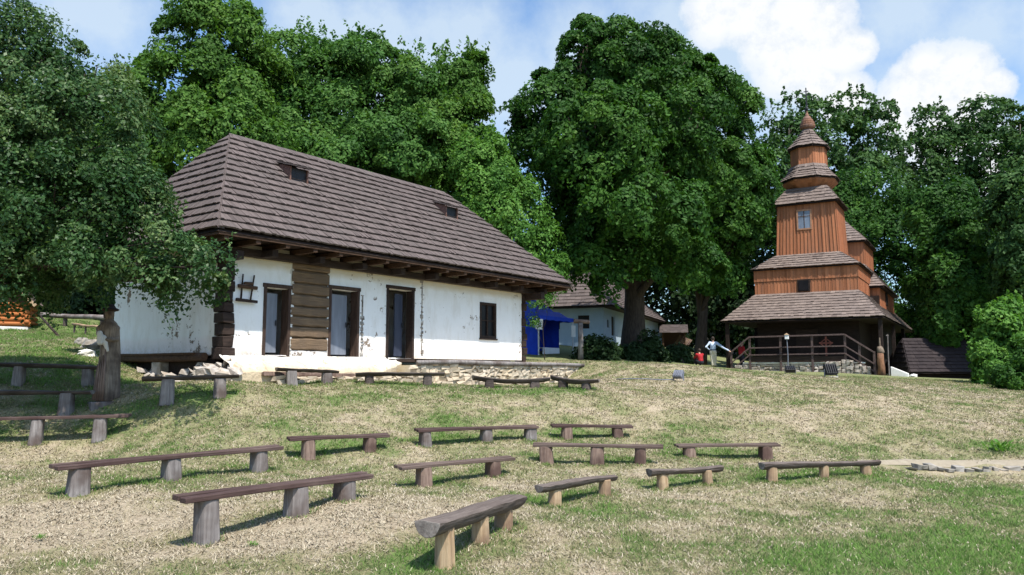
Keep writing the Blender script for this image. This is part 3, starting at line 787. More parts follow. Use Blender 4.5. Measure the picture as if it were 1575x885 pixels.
    # window
    a, b, c, d = win; f = MB(); fw = .07
    f.box(a - .02, a + fw, -.015, .1, c - .02, d + .02); f.box(b - fw, b + .02, -.015, .1, c - .02, d + .02)
    f.box(a + fw + .001, b - fw - .001, -.015, .1, d - fw, d + .02); f.box(a - .05, b + .05, -.05, .11, c - .07, c - .021); f.box(a + fw + .001, b - fw - .001, -.015, .1, c - .02, c + fw)
    wf = f.build('window', M['dark_wood'], h, bevel=.006)
    f = MB(); mx, mz = (a + b) / 2, (c + d) / 2
    f.box(mx - .022, mx + .022, .015, .06, c + fw, d - fw); f.box(a + fw, mx - .023, .02, .055, mz - .02, mz + .02); f.box(mx + .023, b - fw, .02, .055, mz - .02, mz + .02)
    f.build('glazing_bars', M['dark_wood'], wf)
    f = MB(); f.box(a + fw, b - fw, .065, .075, c + fw, d - fw); f.build('pane', M['glass_dark'], wf)
    # plinth: plaster skirt at the left, stone wall with a beam on top at the right
    s = MB(); vs = []; n = 24
    for i in range(n + 1):
        x = -.12 + (5.9) * i / n
        zg = -.25
        for j, (yy, zz) in enumerate(((-.02, ZF + .0), (-.14, ZF - .05), (-.42, ZF - .22), (-.60, ZF - .42), (-.64, zg - .25))):
            e_ = min(1, (5.8 - x) / 1.3 + .08); vs.append((x, yy * e_ + random.uniform(-.03, .03) - .02 * math.sin(x * 2), ZF + (zz - ZF) * (.35 + .65 * e_) + random.uniform(-.03, .03) * (j > 0)))
    fs = [(i * 5 + j, i * 5 + j + 1, (i + 1) * 5 + j + 1, (i + 1) * 5 + j) for i in range(n) for j in range(4)]
    s.add(vs, fs); s.build('plaster_plinth', PLINTH, h)
    s = MB(); s.bar((.6, -.70, -.10), (3.4, -.74, -.14), .10, .10, jit=.02); s.bar((3.45, -.74, -.13), (5.6, -.82, -.12), .09, .09, jit=.02); s.build('plinth_plank', M['leg_brown'], h, bevel=.01)
    s = MB(); stones(s, 5.45, 14.3, lambda x: gl(x, -1.0) - .12, .13, -1.05, .26, .22, .035); stones(s, .9, 5.4, lambda x: gl(x, -.85) - .15, -.17, -.88, .24, .2, .035)
    s.build('stone_plinth', M['stone'], h, bevel=.035)
    s = MB(); s.box(5.5, 14.2, -.95, 0.02, -.6, .128); s.build('plinth_fill', M['earth'], h)
    s = MB(); pts = [(5.4 + (14.2 - 5.4) * u, -1.06, .20 - .06 * max(0, u - .55) * 2 + .012 * math.sin(9 * u)) for u in np.linspace(0, 1, 12)]
    s.tube(pts, [.075] * 12, 8, noise=.08); s.build('plinth_beam', M['leg_grey'], h, smooth=True)
    # left side: sill log over stones and a shade-dark box, rubble at the corner
    s = MB(); s.tube([(-.16, .5, .30), (-.18, 2.6, .29), (-.17, HW + .1, .31)], [.10, .10, .11], 9, noise=.08); s.box(-.3, -.02, .8, HW, .36, .40, 0, .01)
    s.build('sill_log', M['beam'], h, smooth=False)
    s = MB(); s.box(.05, HW / 2, .4, HW, -.9, .28); s.build('underfloor_shade', M['dark_wood'], h)  # dark solid paints in the shade of the open gap
    s = MB()
    for k in range(52):
        x, y = random.uniform(-.42, .0), random.uniform(-.3, 3.2); r_ = random.uniform(.035, .10); z = gl(x, y) + random.uniform(.0, .48 - .10 * y) * (.5 if y > 1.8 else 1)
        q_ = random.uniform(0, 3); s.obox((x, y, z), (r_ * 1.3 * math.cos(q_), r_ * 1.3 * math.sin(q_), random.uniform(-.05, .05)), (-r_ * math.sin(q_), r_ * math.cos(q_), random.uniform(-.04, .04)), (random.uniform(-.03, .03), random.uniform(-.05, .05), r_ * .6), 0, .04)
    for k in range(44):
        x, y = random.uniform(-.55, .12), random.uniform(-.72, .9); r_ = random.uniform(.05, .12); q_ = random.uniform(0, 3); z = gl(x, y) + random.uniform(0, .42) * (1 - abs(y) * .6)
        s.obox((x, y, z), (r_ * 1.3 * math.cos(q_), r_ * 1.3 * math.sin(q_), .02), (-r_ * math.sin(q_), r_ * math.cos(q_), -.02), (0, random.uniform(-.04, .04), r_ * .7), 0, .035)
    s.build('corner_rubble', M['rubble'], h, bevel=.025)
    for ya, yb in ((HW - .5, HW - .2), (2.4, 2.75)): s = MB(); s.box(-.2, .1, ya, yb, -.9, .2, 0, .03); s.build('foundation_post', M['rubble'], h, bevel=.03)
    # roof
    x0, x1, y0, y1 = -.875, HL + 1.62, -1.0, HW + 1.0; r1, r2, yr, zr = 1.64, 10.56, HW / 2, 6.49
    e = [(x0, y0, ZE), (x1, y0, ZE), (x1, y1, ZE), (x0, y1, ZE)]; t1, t2 = (r1, yr, zr), (r2, yr, zr)
    d = MB(); dn = np.array([0, 0, -.07]); E4 = [tuple(np.array(p) * 1 + dn) for p in e]; T1, T2 = tuple(np.array(t1) + dn), tuple(np.array(t2) + dn)
    d.add([*E4, T1, T2], [(0, 1, 5, 4), (1, 2, 5), (2, 3, 4, 5), (3, 0, 4), (0, 3, 2, 1)]); rf = d.build('roof', M['dark_wood'], h)
    tb = TB(); shingles(tb, e[0], e[1], t2, t1, .305, .095, .034, over=1.25, extra=.09); tb.build('front_shingles', M['shingle'], rf)
    tb = TB(); shingles(tb, e[3], e[0], t1, t1, .305, .095, .034, over=1.25); tb.build('hip_shingles', M['shingle'], rf)
    tb = TB(); shingles(tb, e[2], e[3], t1, t2, .305, .14, .026); shingles(tb, e[1], e[2], t2, t2, .305, .125, .026); tb.build('rear_shingles', M['shingle'], rf)
    tb = TB(); nh = 16
    for P_, Q_, ds in ((e[0], t1, ((1, 0, 0), (0, 1, 0))), (e[3], t1, ((1, 0, 0), (0, -1, 0))), (e[1], t2, ((-1, 0, 0), (0, 1, 0))), (e[2], t2, ((-1, 0, 0), (0, -1, 0)))):
        tb = TB(); hip_caps(tb, P_, Q_, nh, .15, dirs=ds); tb.build('hip_cap', M['shingle'], rf)
    # fascia, rafter feet and jutting beams
    b = MB(); b.box(x0 + .03, x1 - .03, y0 + .02, y0 + .06, ZE - .13, ZE - .075); b.box(x0 + .02, x0 + .06, y0 + .07, y1 - .07, ZE - .13, ZE - .075); b.build('fascia', M['beam'], rf)
    k = 0; xx = x0 + .25
    while xx < x1 - .2:
        b = MB(); b.bar((xx, .2, ZE - .15), (xx, y0 + .05, ZE - .155), .12, .13, jit=.008); b.build('rafter_foot', M['beam'], rf, bevel=.01); xx += .82
    for xx in np.linspace(.9, HL + .5, 9):
        b = MB(); b.bar((xx, .3, ZE - .30), (xx, -.62, ZE - .32), .17, .17, jit=.01); b.build('jutting_beam', M['dark_wood'], rf, bevel=.012)
    b = MB(); b.bar((-.55, -.10, ZE - .31), (HL + .75, -.10, ZE - .31), .2, .18); b.bar((-.10, -.7, ZE - .48), (-.10, HW + .7, ZE - .48), .2, .2); b.bar((HL + .12, -.75, ZE - .5), (HL + .12, HW, ZE - .5), .22, .26); b.build('wall_plate', M['dark_wood'], rf, bevel=.015)
    # vent dormers: the roof runs on level over a small dark opening
    sl = np.array([0, yr - y0, zr - ZE]); 
    for xd, f0 in ((2.62, .60), (9.05, .60)):
        yo = y0 + (yr - y0) * f0; zo = ZE + (zr - ZE) * f0; hh = .44; wd = .58
        yb = yo + hh / ((zr - ZE) / (yr - y0)) * 1.35; zb = zo + (yb - yo) * (zr - ZE) / (yr - y0)
        b = MB(); 
        for sx in (0, wd):
            b.add([(xd + sx - .02, yo, zo - .02), (xd + sx + .02, yo, zo - .02), (xd + sx + .02, yo, zo + hh), (xd + sx - .02, yo, zo + hh), (xd + sx - .02, yb, zb + .03), (xd + sx + .02, yb, zb + .03)],
                  [(0, 1, 2, 3), (0, 3, 4), (1, 5, 2), (3, 2, 5, 4)])
        dk = b.build('dormer', M['dormer_cheek'], rf)
        b = MB(); b.box(xd + .022, xd + wd - .022, yo + .06, yo + .08, zo - .0, zo + hh - .01); b.build('dormer_shade_panel', M['black_metal'], dk)  # black panel paints in the dark inside the dormer
        tb = TB(); shingles(tb, (xd - .10, yo - .12, zo + hh - .02), (xd + wd + .10, yo - .12, zo + hh - .02), (xd + wd + .04, yb + .1, zb + .09), (xd - .04, yb + .1, zb + .09), .3, .12, .022); tb.build('dormer_shingles', M['shingle'], dk)
    return h
def plinth_mat():
    m, t, b, out = newmat('earth_stained_plaster'); raw, vec = coords(t)
    n1 = t.noise(raw, 1.6, 5, .65); n2 = t.noise(raw, 7, 5, .7)
    sep = t.n('ShaderNodeSeparateXYZ'); t.l(raw, sep.inputs[0])
    low = t.math('ADD', t.math('MULTIPLY', sep.outputs[2], -1.6), t.math('MULTIPLY', n1, 1.1))
    col = t.ramp(low, [(.12, (.70, .675, .63)), (.36, (.64, .56, .43)), (.62, (.50, .40, .27))])
    col = t.mix(t.ramp(n2, [(.54, (0, 0, 0)), (.62, (.85, .85, .85))]), col, (.33, .26, .18))
    t.l(col, b.inputs['Base Color']); b.inputs['Roughness'].default_value = 1
    bp = t.n('ShaderNodeBump'); bp.inputs['Strength'].default_value = .7; bp.inputs['Distance'].default_value = .05
    t.l(n2, bp.inputs['Height']); t.l(bp.outputs[0], b.inputs['Normal'])
    return m
PLINTH = plinth_mat()
M['dormer_cheek'] = nmat('reddish_dormer_board', (.09, .045, .035), (.2, .11, .085), 6, (.5, 3, 3), .85, .3, None)
M['frame'] = nmat('brown_door_frame', (.03, .018, .014), (.085, .052, .038), 6, (3, 3, .5), .8, .4, None)
M['rubble'] = nmat('chalky_rubble', (.24, .20, .17), (.58, .53, .48), 7, (1, 1, 1), .95, .7, (.34, .28, .22), 3)
M['joint'] = nmat('limed_log_joint', (.10, .075, .055), (.62, .59, .54), 7, (1, 1, 1.6), .9, .4, (.07, .05, .035), 5)
make_house()

# frame hanging on the wall between the corner and the first door
def make_rack():
    o = hw(.27, .05); rz = math.pi / 2 - TH
    r_ = thing('carrying_frame', 'old wooden carrying frame hanging on the white wall left of the first door', 'frame', (o[0], o[1], 1.55), rz)
    for x, tilt in ((.12, .02), (.38, .07)):
        b = MB(); b.tube([(x, 0, .10), (x + tilt, -.02, .72)], [.022, .018], 8, noise=.05); b.build('upright', M['dark_wood'], r_, smooth=True)
    b = MB(); b.obox((.26, -.05, .42), (.27, 0, -.01), (0, .035, 0), (0, 0, .05), 0, .015); b.obox((.27, -.05, .50), (.13, 0, 0), (0, .03, 0), (0, 0, .04), 0, .015); b.build('yoke', M['beam'], r_, bevel=.03)
    b = MB(); b.bar((-.04, -.04, .10), (.54, -.04, .08), .05, .07, jit=.006); b.build('lower_bar', M['dark_wood'], r_, bevel=.01)
make_rack()

# ------------------------------------------------------------------ the wooden church
CTH = R(31.37); CXW, CYW = 18.46, 47.0
CE = np.array([math.cos(CTH), -math.sin(CTH)]); CG = np.array([math.sin(CTH), math.cos(CTH)])
def cw(x, y): return np.array([CXW, CYW]) + CE * x + CG * y
def ring8(r, z, n=8): return [(r / math.cos(math.pi / n) * math.sin(math.pi / n + 2 * math.pi * k / n), -r / math.cos(math.pi / n) * math.cos(math.pi / n + 2 * math.pi * k / n), z) for k in range(n)]
def rect(hx, ya, yb, z): return [(-hx, ya, z), (hx, ya, z), (hx, yb, z), (-hx, yb, z)]
def roof_ring(tb, lo, hi, **kw):
    n = len(lo)
    for k in range(n): shingles(tb, lo[k], lo[(k + 1) % n], hi[(k + 1) % n], hi[k], **kw)
def deck(mb, lo, hi, dz=-.07, closed=True):
    n = len(lo); v = [np.array(p) + [0, 0, dz] for p in lo] + [np.array(p) + [0, 0, dz] for p in hi]
    mb.add(v, [(k, (k + 1) % n, n + (k + 1) % n, n + k) for k in range(n)] + ([tuple(reversed(range(n)))] if closed else []))
def make_church():
    c = thing('wooden_church', 'orange brown wooden church with a tiered shingled tower and onion top', 'church', (CXW, CYW, 0), -CTH)
    ws = lambda n: dict(course=.26, w=n, thick=.03, ragged=.03)
    # log walls under the skirt roof, darkened for its shade
    w = MB(); w.box(-2.8, 2.8, -2.8, 2.8, -.3, 4.5); w.box(-3.35, 3.35, 2.0, 10.3, -.3, 4.5); w.box(-2.2, 2.2, 10.3, 13.3, -.3, 4.8); w.build('log_wall', M['church_shade'], c)
    w = MB(); w.box(-.6, .6, -2.9, -2.805, .38, 2.3); w.build('door', M['dark_wood'], c, bevel=.01)
    w = MB(); w.box(-3.1, 2.95, -4.6, -2.81, -.4, .33); stones(w, -3.15, 1.4, lambda x: -.3, .325, -4.84, .22, .26, .035); w.build('stone_base', M['rubble'], c, bevel=.03)
    w = MB(); w.box(-3.18, 3.03, -4.86, -2.815, .332, .41); w.build('base_coping', M['lime'], c, bevel=.02)
    for grp in (((-3.6, -3.19, .24),), ((2.1, 2.7, .52), (2.72, 3.1, .30), (3.12, 3.5, .18), (1.3, 2.08, .44))):
      w = MB()
      for (a, b, z) in grp:
        x = a
        while x < b - .05:
            ww = min(random.uniform(.14, .36), b - x); zz = -.3 + random.uniform(-.05, .05)
            while zz < z - .04:
                hh = min(random.uniform(.16, .26), z - zz); w.box(x + .01, x + ww - .01, -5.05 + random.uniform(-.03, .03), -4.81, zz + .006, zz + hh - .006, 0, .035); zz += hh
            x += ww
      w.build('stone_steps', M['rubble'], c, bevel=.03)
    for px_, py_ in ((-4.05, -4.7), (4.05, -4.7), (4.05, 2), (4.05, 8.5), (-4.05, 2), (-4.05, 8.5)):
        g = tz(*cw(px_, py_)); w = MB(); w.box(px_ - .1, px_ + .1, py_ - .1, py_ + .1, g - .2, 2.8); w.build('porch_post', M['church_shade'], c, bevel=.015)
    # skirt roof
    lo = [(-4.3, -4.96, 2.79), (4.3, -4.96, 2.79), (4.3, 15.0, 2.79), (-4.3, 15.0, 2.79)]; hi = [(-2.84, -2.84, 4.45), (2.84, -2.84, 4.45), (2.84, 13.2, 4.45), (-2.84, 13.2, 4.45)]
    d = MB(); deck(d, lo, hi); sk = d.build('skirt_roof', M['church_shade'], c)
    tb = TB(); roof_ring(tb, lo, hi, **ws(.2)); 
    tb.build('skirt_shingles', M['shingle_church'], sk)
    # narthex upper wall, boarded in two rows
    tb = TB()
    for ya, yb in ((4.30, 5.18), (5.2, 6.0)):
        k = 2.84; o = .03 if ya > 5 else 0
        A = [(-k - o, -k - o), (k + o, -k - o), (k + o, k + o), (-k - o, k + o)]
        for i in range(4):
            p, q = A[i], A[(i + 1) % 4]; boards(tb, (*p, ya), (*q, ya), (*p, yb), (*q, yb), .19, .035, .018)
    nw = tb.build('narthex_boards', M['church_board'], c)
    w = MB(); k = 2.9
    w.obox((-.06, -2.875, 4.86), (.36, 0, 0), (0, .03, 0), (0, 0, .36)); win = w.build('window', M['dark_wood'], c, bevel=.01)
    w = MB(); w.box(-.33, .21, -2.93, -2.91, 4.58, 5.14); w.build('pane', M['glass_dark'], win)
    lo = rect(3.0, -3.0, 3.0, 5.93); hi = rect(1.74, -1.74, 1.74, 6.87)
    d = MB(); deck(d, lo, hi); r1 = d.build('narthex_roof', M['church_shade'], c); tb = TB(); roof_ring(tb, lo, hi, **ws(.18)); tb.build('narthex_shingles', M['shingle_church'], r1)
    # tower
    tb = TB(); a, b = 1.76, 1.62
    P = [(-1, -1), (1, -1), (1, 1), (-1, 1)]
    for i in range(4):
        p, q = P[i], P[(i + 1) % 4]
        boards(tb, (p[0] * a, p[1] * a, 6.7), (q[0] * a, q[1] * a, 6.7), (p[0] * b, p[1] * b, 10.05), (q[0] * b, q[1] * b, 10.05), .21, .06, .04)
    tw = tb.build('tower_boards', M['church_board'], c)
    yw = lambda z: -(a + (b - a) * (z - 6.7) / 3.35)
    w = MB(); x0, x1, z0, z1 = -.44, .24, 8.40, 9.45
    for xa, xb, za, zb in ((x0 - .09, x0, z0 - .09, z1 + .09), (x1, x1 + .09, z0 - .09, z1 + .09), (x0, x1, z1, z1 + .09), (x0, x1, z0 - .09, z0)):
        w.box(xa + .001, xb - .001, yw(z0) - .07, yw(z0) + .1, za, zb)
    win = w.build('window', M['church_board_plain'], c)
    w = MB(); w.box(x0, x1, yw(z0) - .045, yw(z0) - .03, z0, z1); w.build('pane', M['glass_blue'], win)
    w = MB(); w.box((x0 + x1) / 2 - .02, (x0 + x1) / 2 + .02, yw(z0) - .06, yw(z0) - .046, z0, z1); w.box(x0, x1, yw(z0) - .063, yw(z0) - .061, 9.1, 9.14); w.build('glazing_bars', M['beam'], win)
    lo = rect(1.88, -1.88, 1.88, 9.93); hi = rect(1.14, -1.14, 1.14, 11.0)
    d = MB(); deck(d, lo, hi); r2 = d.build('tower_roof', M['church_shade'], c); tb = TB(); roof_ring(tb, lo, hi, **ws(.16)); tb.build('tower_shingles', M['shingle_church'], r2)
    # flared collar (octagonal), its roof, the lantern drum and its roof
    tb = TB(); seq = [(1.08, 10.93), (1.13, 11.02), (1.36, 11.22), (1.54, 11.40), (1.54, 11.58)]
    for (ra, za), (rb, zb) in zip(seq[:-1], seq[1:]):
        A, B = ring8(ra, za), ring8(rb, zb)
        for k in range(8): boards(tb, A[k], A[(k + 1) % 8], B[k], B[(k + 1) % 8], .2, .02, .006)
    tb.build('collar', M['church_board'], c)
    lo, hi = ring8(1.64, 11.55), ring8(1.02, 12.5)
    mid = ring8(1.22, 12.05)
    d = MB(); deck(d, lo, mid); deck(d, mid, hi, closed=False); r3 = d.build('collar_roof', M['church_shade'], c); tb = TB(); roof_ring(tb, lo, mid, **ws(.15)); roof_ring(tb, mid, hi, **ws(.15)); tb.build('collar_shingles', M['shingle_church'], r3)
    tb = TB(); A, B = ring8(1.0, 12.35), ring8(.98, 13.72)
    for k in range(8): boards(tb, A[k], A[(k + 1) % 8], B[k], B[(k + 1) % 8], .17, .035, .02)
    tb.build('lantern_boards', M['church_board'], c)
    lo, m1, m2, hi = ring8(1.17, 13.62), ring8(.78, 14.08), ring8(.46, 14.5), ring8(.29, 14.86)
    d = MB(); deck(d, lo, m1); deck(d, m1, m2, closed=False); deck(d, m2, hi, closed=False); r4 = d.build('lantern_roof', M['church_shade'], c)
    tb = TB(); roof_ring(tb, lo, m1, **ws(.15)); roof_ring(tb, m1, m2, **ws(.14)); roof_ring(tb, m2, hi, **ws(.12)); tb.build('lantern_shingles', M['shingle_church'], r4)
    def lathe(mb, prof, n=16, mi=0):
        vs = [(r * math.cos(2 * math.pi * k / n), r * math.sin(2 * math.pi * k / n), z) for r, z in prof for k in range(n)]
        mb.add(vs, [(i * n + k, i * n + (k + 1) % n, (i + 1) * n + (k + 1) % n, (i + 1) * n + k) for i in range(len(prof) - 1) for k in range(n)], mi)
    w = MB(); lathe(w, [(.27, 14.80), (.30, 14.9), (.44, 15.0), (.47, 15.1), (.46, 15.18), (.38, 15.19), (.43, 15.22), (.42, 15.36), (.33, 15.37), (.36, 15.40), (.33, 15.53), (.24, 15.54), (.26, 15.58), (.20, 15.72), (.13, 15.73), (.12, 15.85), (.06, 15.95), (.05, 16.15)])
    w.build('onion_top', M['onion'], c, smooth=False)
    w = MB(); lathe(w, [(.01, 16.08), (.09, 16.13), (.12, 16.24), (.09, 16.34), (.045, 16.4), (.035, 17.6), (.001, 17.62)], 10)
    w.box(-.24, .24, -.02, .02, 17.10, 17.16); w.box(-.14, .14, -.02, .02, 17.34, 17.39); w.obox((0, 0, 16.85), (.13, 0, -.05), (0, .012, 0), (0, 0, .016)); w.build('cross', M['black_metal'], c)
    # nave
    tb = TB(); k = 3.4; A = [(-k, 2.2), (k, 2.2), (k, 10.4), (-k, 10.4)]
    for i in range(4): p, q = A[i], A[(i + 1) % 4]; boards(tb, (*p, 3.3), (*q, 3.3), (*p, 5.2), (*q, 5.2), .19, .035, .018)
    tb.build('nave_boards', M['church_board'], c)
    w = MB(); w.box(3.41, 3.46, 5.2, 6.1, 4.15, 4.95); win = w.build('window', M['dark_wood'], c); w = MB(); w.box(3.462, 3.47, 5.3, 6.0, 4.25, 4.85); w.build('pane', M['glass_dark'], win)
    lo = rect(3.72, 1.9, 10.8, 5.05); hi = rect(2.36, 4.0, 8.8, 6.75)
    d = MB(); deck(d, lo, hi); r5 = d.build('nave_roof', M['church_shade'], c); tb = TB(); roof_ring(tb, lo, hi, **ws(.2)); tb.build('nave_shingles', M['shingle_church'], r5)
    tb = TB(); k = 2.4; A = [(-k, 4.0), (k, 4.0), (k, 8.8), (-k, 8.8)]
    for i in range(4): p, q = A[i], A[(i + 1) % 4]; boards(tb, (*p, 6.5), (*q, 6.5), (*p, 8.35), (*q, 8.35), .19, .035, .018)
    tb.build('nave_upper_boards', M['church_board'], c)
    lo = rect(2.62, 3.8, 9.0, 8.25); hi = rect(.5, 5.9, 6.9, 10.6)
    d = MB(); deck(d, lo, hi); r6 = d.build('nave_upper_roof', M['church_shade'], c); tb = TB(); roof_ring(tb, lo, hi, **ws(.2)); tb.build('nave_upper_shingles', M['shingle_church'], r6)
    w = MB(); w.obox((0, 6.4, 10.9), (.5, 0, 0), (0, .5, 0), (0, 0, .35)); lathe(w, [(.55, 11.25), (.75, 11.5), (.5, 12.0), (.1, 12.6)], 10); w.v = [(x, y + (6.4 if z > 11.2 and abs(y) < 1 else 0), z) for x, y, z in w.v]; w.build('nave_cupola', M['onion'], c)
    lo = rect(2.5, 10.2, 13.6, 4.8); hi = rect(.3, 10.4, 12.0, 6.6)
    d = MB(); deck(d, lo, hi); r7 = d.build('sanctuary_roof', M['church_shade'], c); tb = TB(); roof_ring(tb, lo, hi, **ws(.25)); tb.build('sanctuary_shingles', M['shingle_church'], r7)
    # railing in front of the porch
    rl = thing('railing', 'dark wooden railing with sloping ends in front of the church porch', 'railing', (CXW, CYW, 0), -CTH)
    y = -4.9; top = [(-3.85, .97), (-2.76, 1.84), (2.30, 1.88), (3.72, .90)]
    for dz, hh, nm in ((0, .085, 'top_rail'), (-.62, .07, 'middle_rail'), (-1.02, .07, 'lower_rail')):
        b = MB()
        for (xa, za), (xb, zb) in zip(top[:-1], top[1:]): b.bar((xa, y - .05, za + dz), (xb, y - .05, zb + dz), .06, hh)
        b.build(nm, M['rail'], rl, bevel=.008)
    b = MB(); b.box(-2.7, 2.25, y + .0, y + .03, .42, .74); b.build('kick_board', M['dark_wood'], rl)
    for x, za, zb in ((-2.76, -.2, 1.8), (-1.06, -.2, 1.82), (.62, -.2, 1.82), (2.3, -.2, 1.84), (-3.82, None, 1.0), (3.0, -.2, 1.36), (3.7, None, .95)):
        g = tz(*cw(x, y)); b = MB(); b.box(x - .055, x + .055, y - .015, y + .095, (g - .2), zb); b.build('post', M['rail'], rl, bevel=.008)
M['church_board_plain'] = nmat('light_window_casing', (.30, .15, .085), (.42, .24, .15), 6, (3, 3, 1), .8, .2, None)
M['onion'] = nmat('onion_shingle', (.11, .05, .03), (.28, .14, .085), 7, (2, 2, 5), .8, .4, (.22, .13, .10), 2.5)
make_church()

# ------------------------------------------------------------------ trees
def crown_mesh(blobs, n_clump, per, leaf, cl_r, seed, flat=.45, droop=.25, fill=.25, asp=.55, shoots=0, cover=1.15):
    """blobs: (centre, radii). Leafy branch masses sit on the blobs; every mass carries leaves on its upper dome, with open dark
    gaps below; a thin scatter fills the inside and upright shoots break the outline"""
    g = np.random.default_rng(seed)
    C = np.array([b[0] for b in blobs]); RA = np.array([b[1] for b in blobs])
    total = n_clump * per
    wts = (RA[:, 0] * RA[:, 2]) + (RA[:, 1] * RA[:, 2]) + (RA[:, 0] * RA[:, 1])
    rc0 = cl_r * 1.9
    nm_ = int(max(40, min(520, cover * 4 * wts.sum() / (rc0 * rc0 * 2.2)))); wts = wts / wts.sum()
    m = nm_ * 4
    bi = g.choice(len(blobs), m, p=wts)
    d = g.normal(size=(m, 3)); d /= np.linalg.norm(d, axis=1)[:, None]
    rr = np.where(g.random(m) < .22, .45 + .4 * g.random(m), .74 + .38 * g.random(m))
    P = C[bi] + d * RA[bi] * rr[:, None]
    q = np.full(m, 9.)
    for c, r in zip(C, RA): q = np.minimum(q, (((P - c) / r) ** 2).sum(1))
    keep = (q > .42) | (g.random(m) < .2)
    P, d = P[keep][:nm_], d[keep][:nm_]; n = len(P)
    out = d * np.array([1, 1, .7]) + np.array([0, 0, .8]); out /= np.linalg.norm(out, axis=1)[:, None]
    a = np.cross(out, g.normal(size=(n, 3))); a /= np.linalg.norm(a, axis=1)[:, None]; b = np.cross(out, a)
    sz = rc0 * (.38 + .85 * g.random(n) ** 1.3)
    nl = int(total * (1 - fill * .5) / n)
    e = g.normal(size=(n, nl, 3)); e /= np.linalg.norm(e, axis=2)[..., None]; e[..., 2] = np.abs(e[..., 2]) - .25 * (g.random((n, nl)) < .35)
    lump = 1 + .22 * np.sin(e[..., 0] * 5 + P[:, None, 0] * 3) * np.sin(e[..., 1] * 5 + P[:, None, 1] * 3)
    rad = (.62 + .42 * g.random((n, nl)) ** .6) * lump
    u, v, w = e[..., 0] * rad, e[..., 1] * rad, e[..., 2] * rad * (flat + .25)
    L = P[:, None] + (a[:, None] * u[..., None] + b[:, None] * v[..., None] + out[:, None] * w[..., None]) * sz[:, None, None]
    L[..., 2] -= droop * (u * u + v * v) * sz[:, None] * .9
    L = L.reshape(-1, 3)
    nv = (a[:, None] * u[..., None] * .7 + b[:, None] * v[..., None] * .7 + out[:, None] * (w[..., None] + .45)).reshape(-1, 3); nv /= np.linalg.norm(nv, axis=1)[:, None]
    tb = np.repeat(g.normal(.46, .15, n), nl)
    nf = int(total * fill * .5); bi = g.choice(len(blobs), nf, p=wts)
    d2 = g.normal(size=(nf, 3)); d2 /= np.linalg.norm(d2, axis=1)[:, None]
    L = np.concatenate([L, C[bi] + d2 * RA[bi] * (.9 * g.random(nf) ** .5)[:, None]]); nv = np.concatenate([nv, d2]); tb = np.concatenate([tb, np.full(nf, .4)])
    if shoots:
        bi = g.choice(len(blobs), shoots, p=wts); ang = g.random(shoots) * 6.283; r_ = np.sqrt(g.random(shoots)) * .85
        z = np.sqrt(np.maximum(0, 1 - r_ * r_)) * .93
        base = C[bi] + RA[bi] * np.stack([np.cos(ang) * r_, np.sin(ang) * r_, z], -1)
        ln = cl_r * (.8 + 1.5 * g.random(shoots)); dirs = np.stack([np.cos(ang) * r_ * .35 + g.normal(0, .1, shoots), np.sin(ang) * r_ * .35, np.ones(shoots)], -1)
        k = 26; tt = g.random((shoots, k))
        S_ = base[:, None] + dirs[:, None] * (ln[:, None] * tt)[..., None] + g.normal(0, .30 * cl_r, (shoots, k, 3)) * (1.2 - tt)[..., None]
        L = np.concatenate([L, S_.reshape(-1, 3)]); x = g.normal(size=(shoots * k, 3)); nv = np.concatenate([nv, x / np.linalg.norm(x, axis=1)[:, None]]); tb = np.concatenate([tb, np.full(shoots * k, .55)])
    N = len(L)
    nm = nv + g.normal(0, .5, (N, 3)); nm /= np.linalg.norm(nm, axis=1)[:, None]
    ax = np.cross(nm, g.normal(size=(N, 3))); ax /= np.linalg.norm(ax, axis=1)[:, None]; ay = np.cross(nm, ax)
    s = leaf * (.6 + .8 * g.random(N))[:, None]
    V = np.stack([L - ax * s, L + ay * s * asp - ax * s * .1, L + ax * s, L - ay * s * asp - ax * s * .1], 1)
    tint = np.clip(tb + g.normal(0, .16, N), 0, 1)
    return V.reshape(-1, 3), tint

def limb(mb, p, q, r0, r1, n=7, bend=.12, segs=6):
    p = np.array(p, float); q = np.array(q, float); L = np.linalg.norm(q - p)
    o1 = rng.normal(0, bend * L, 3); o1[2] *= .4
    pts = [p + (q - p) * t + o1 * math.sin(math.pi * t) for t in np.linspace(0, 1, segs + 1)]
    mb.tube(pts, [r0 + (r1 - r0) * t for t in np.linspace(0, 1, segs + 1)], n, noise=.05)
    return pts

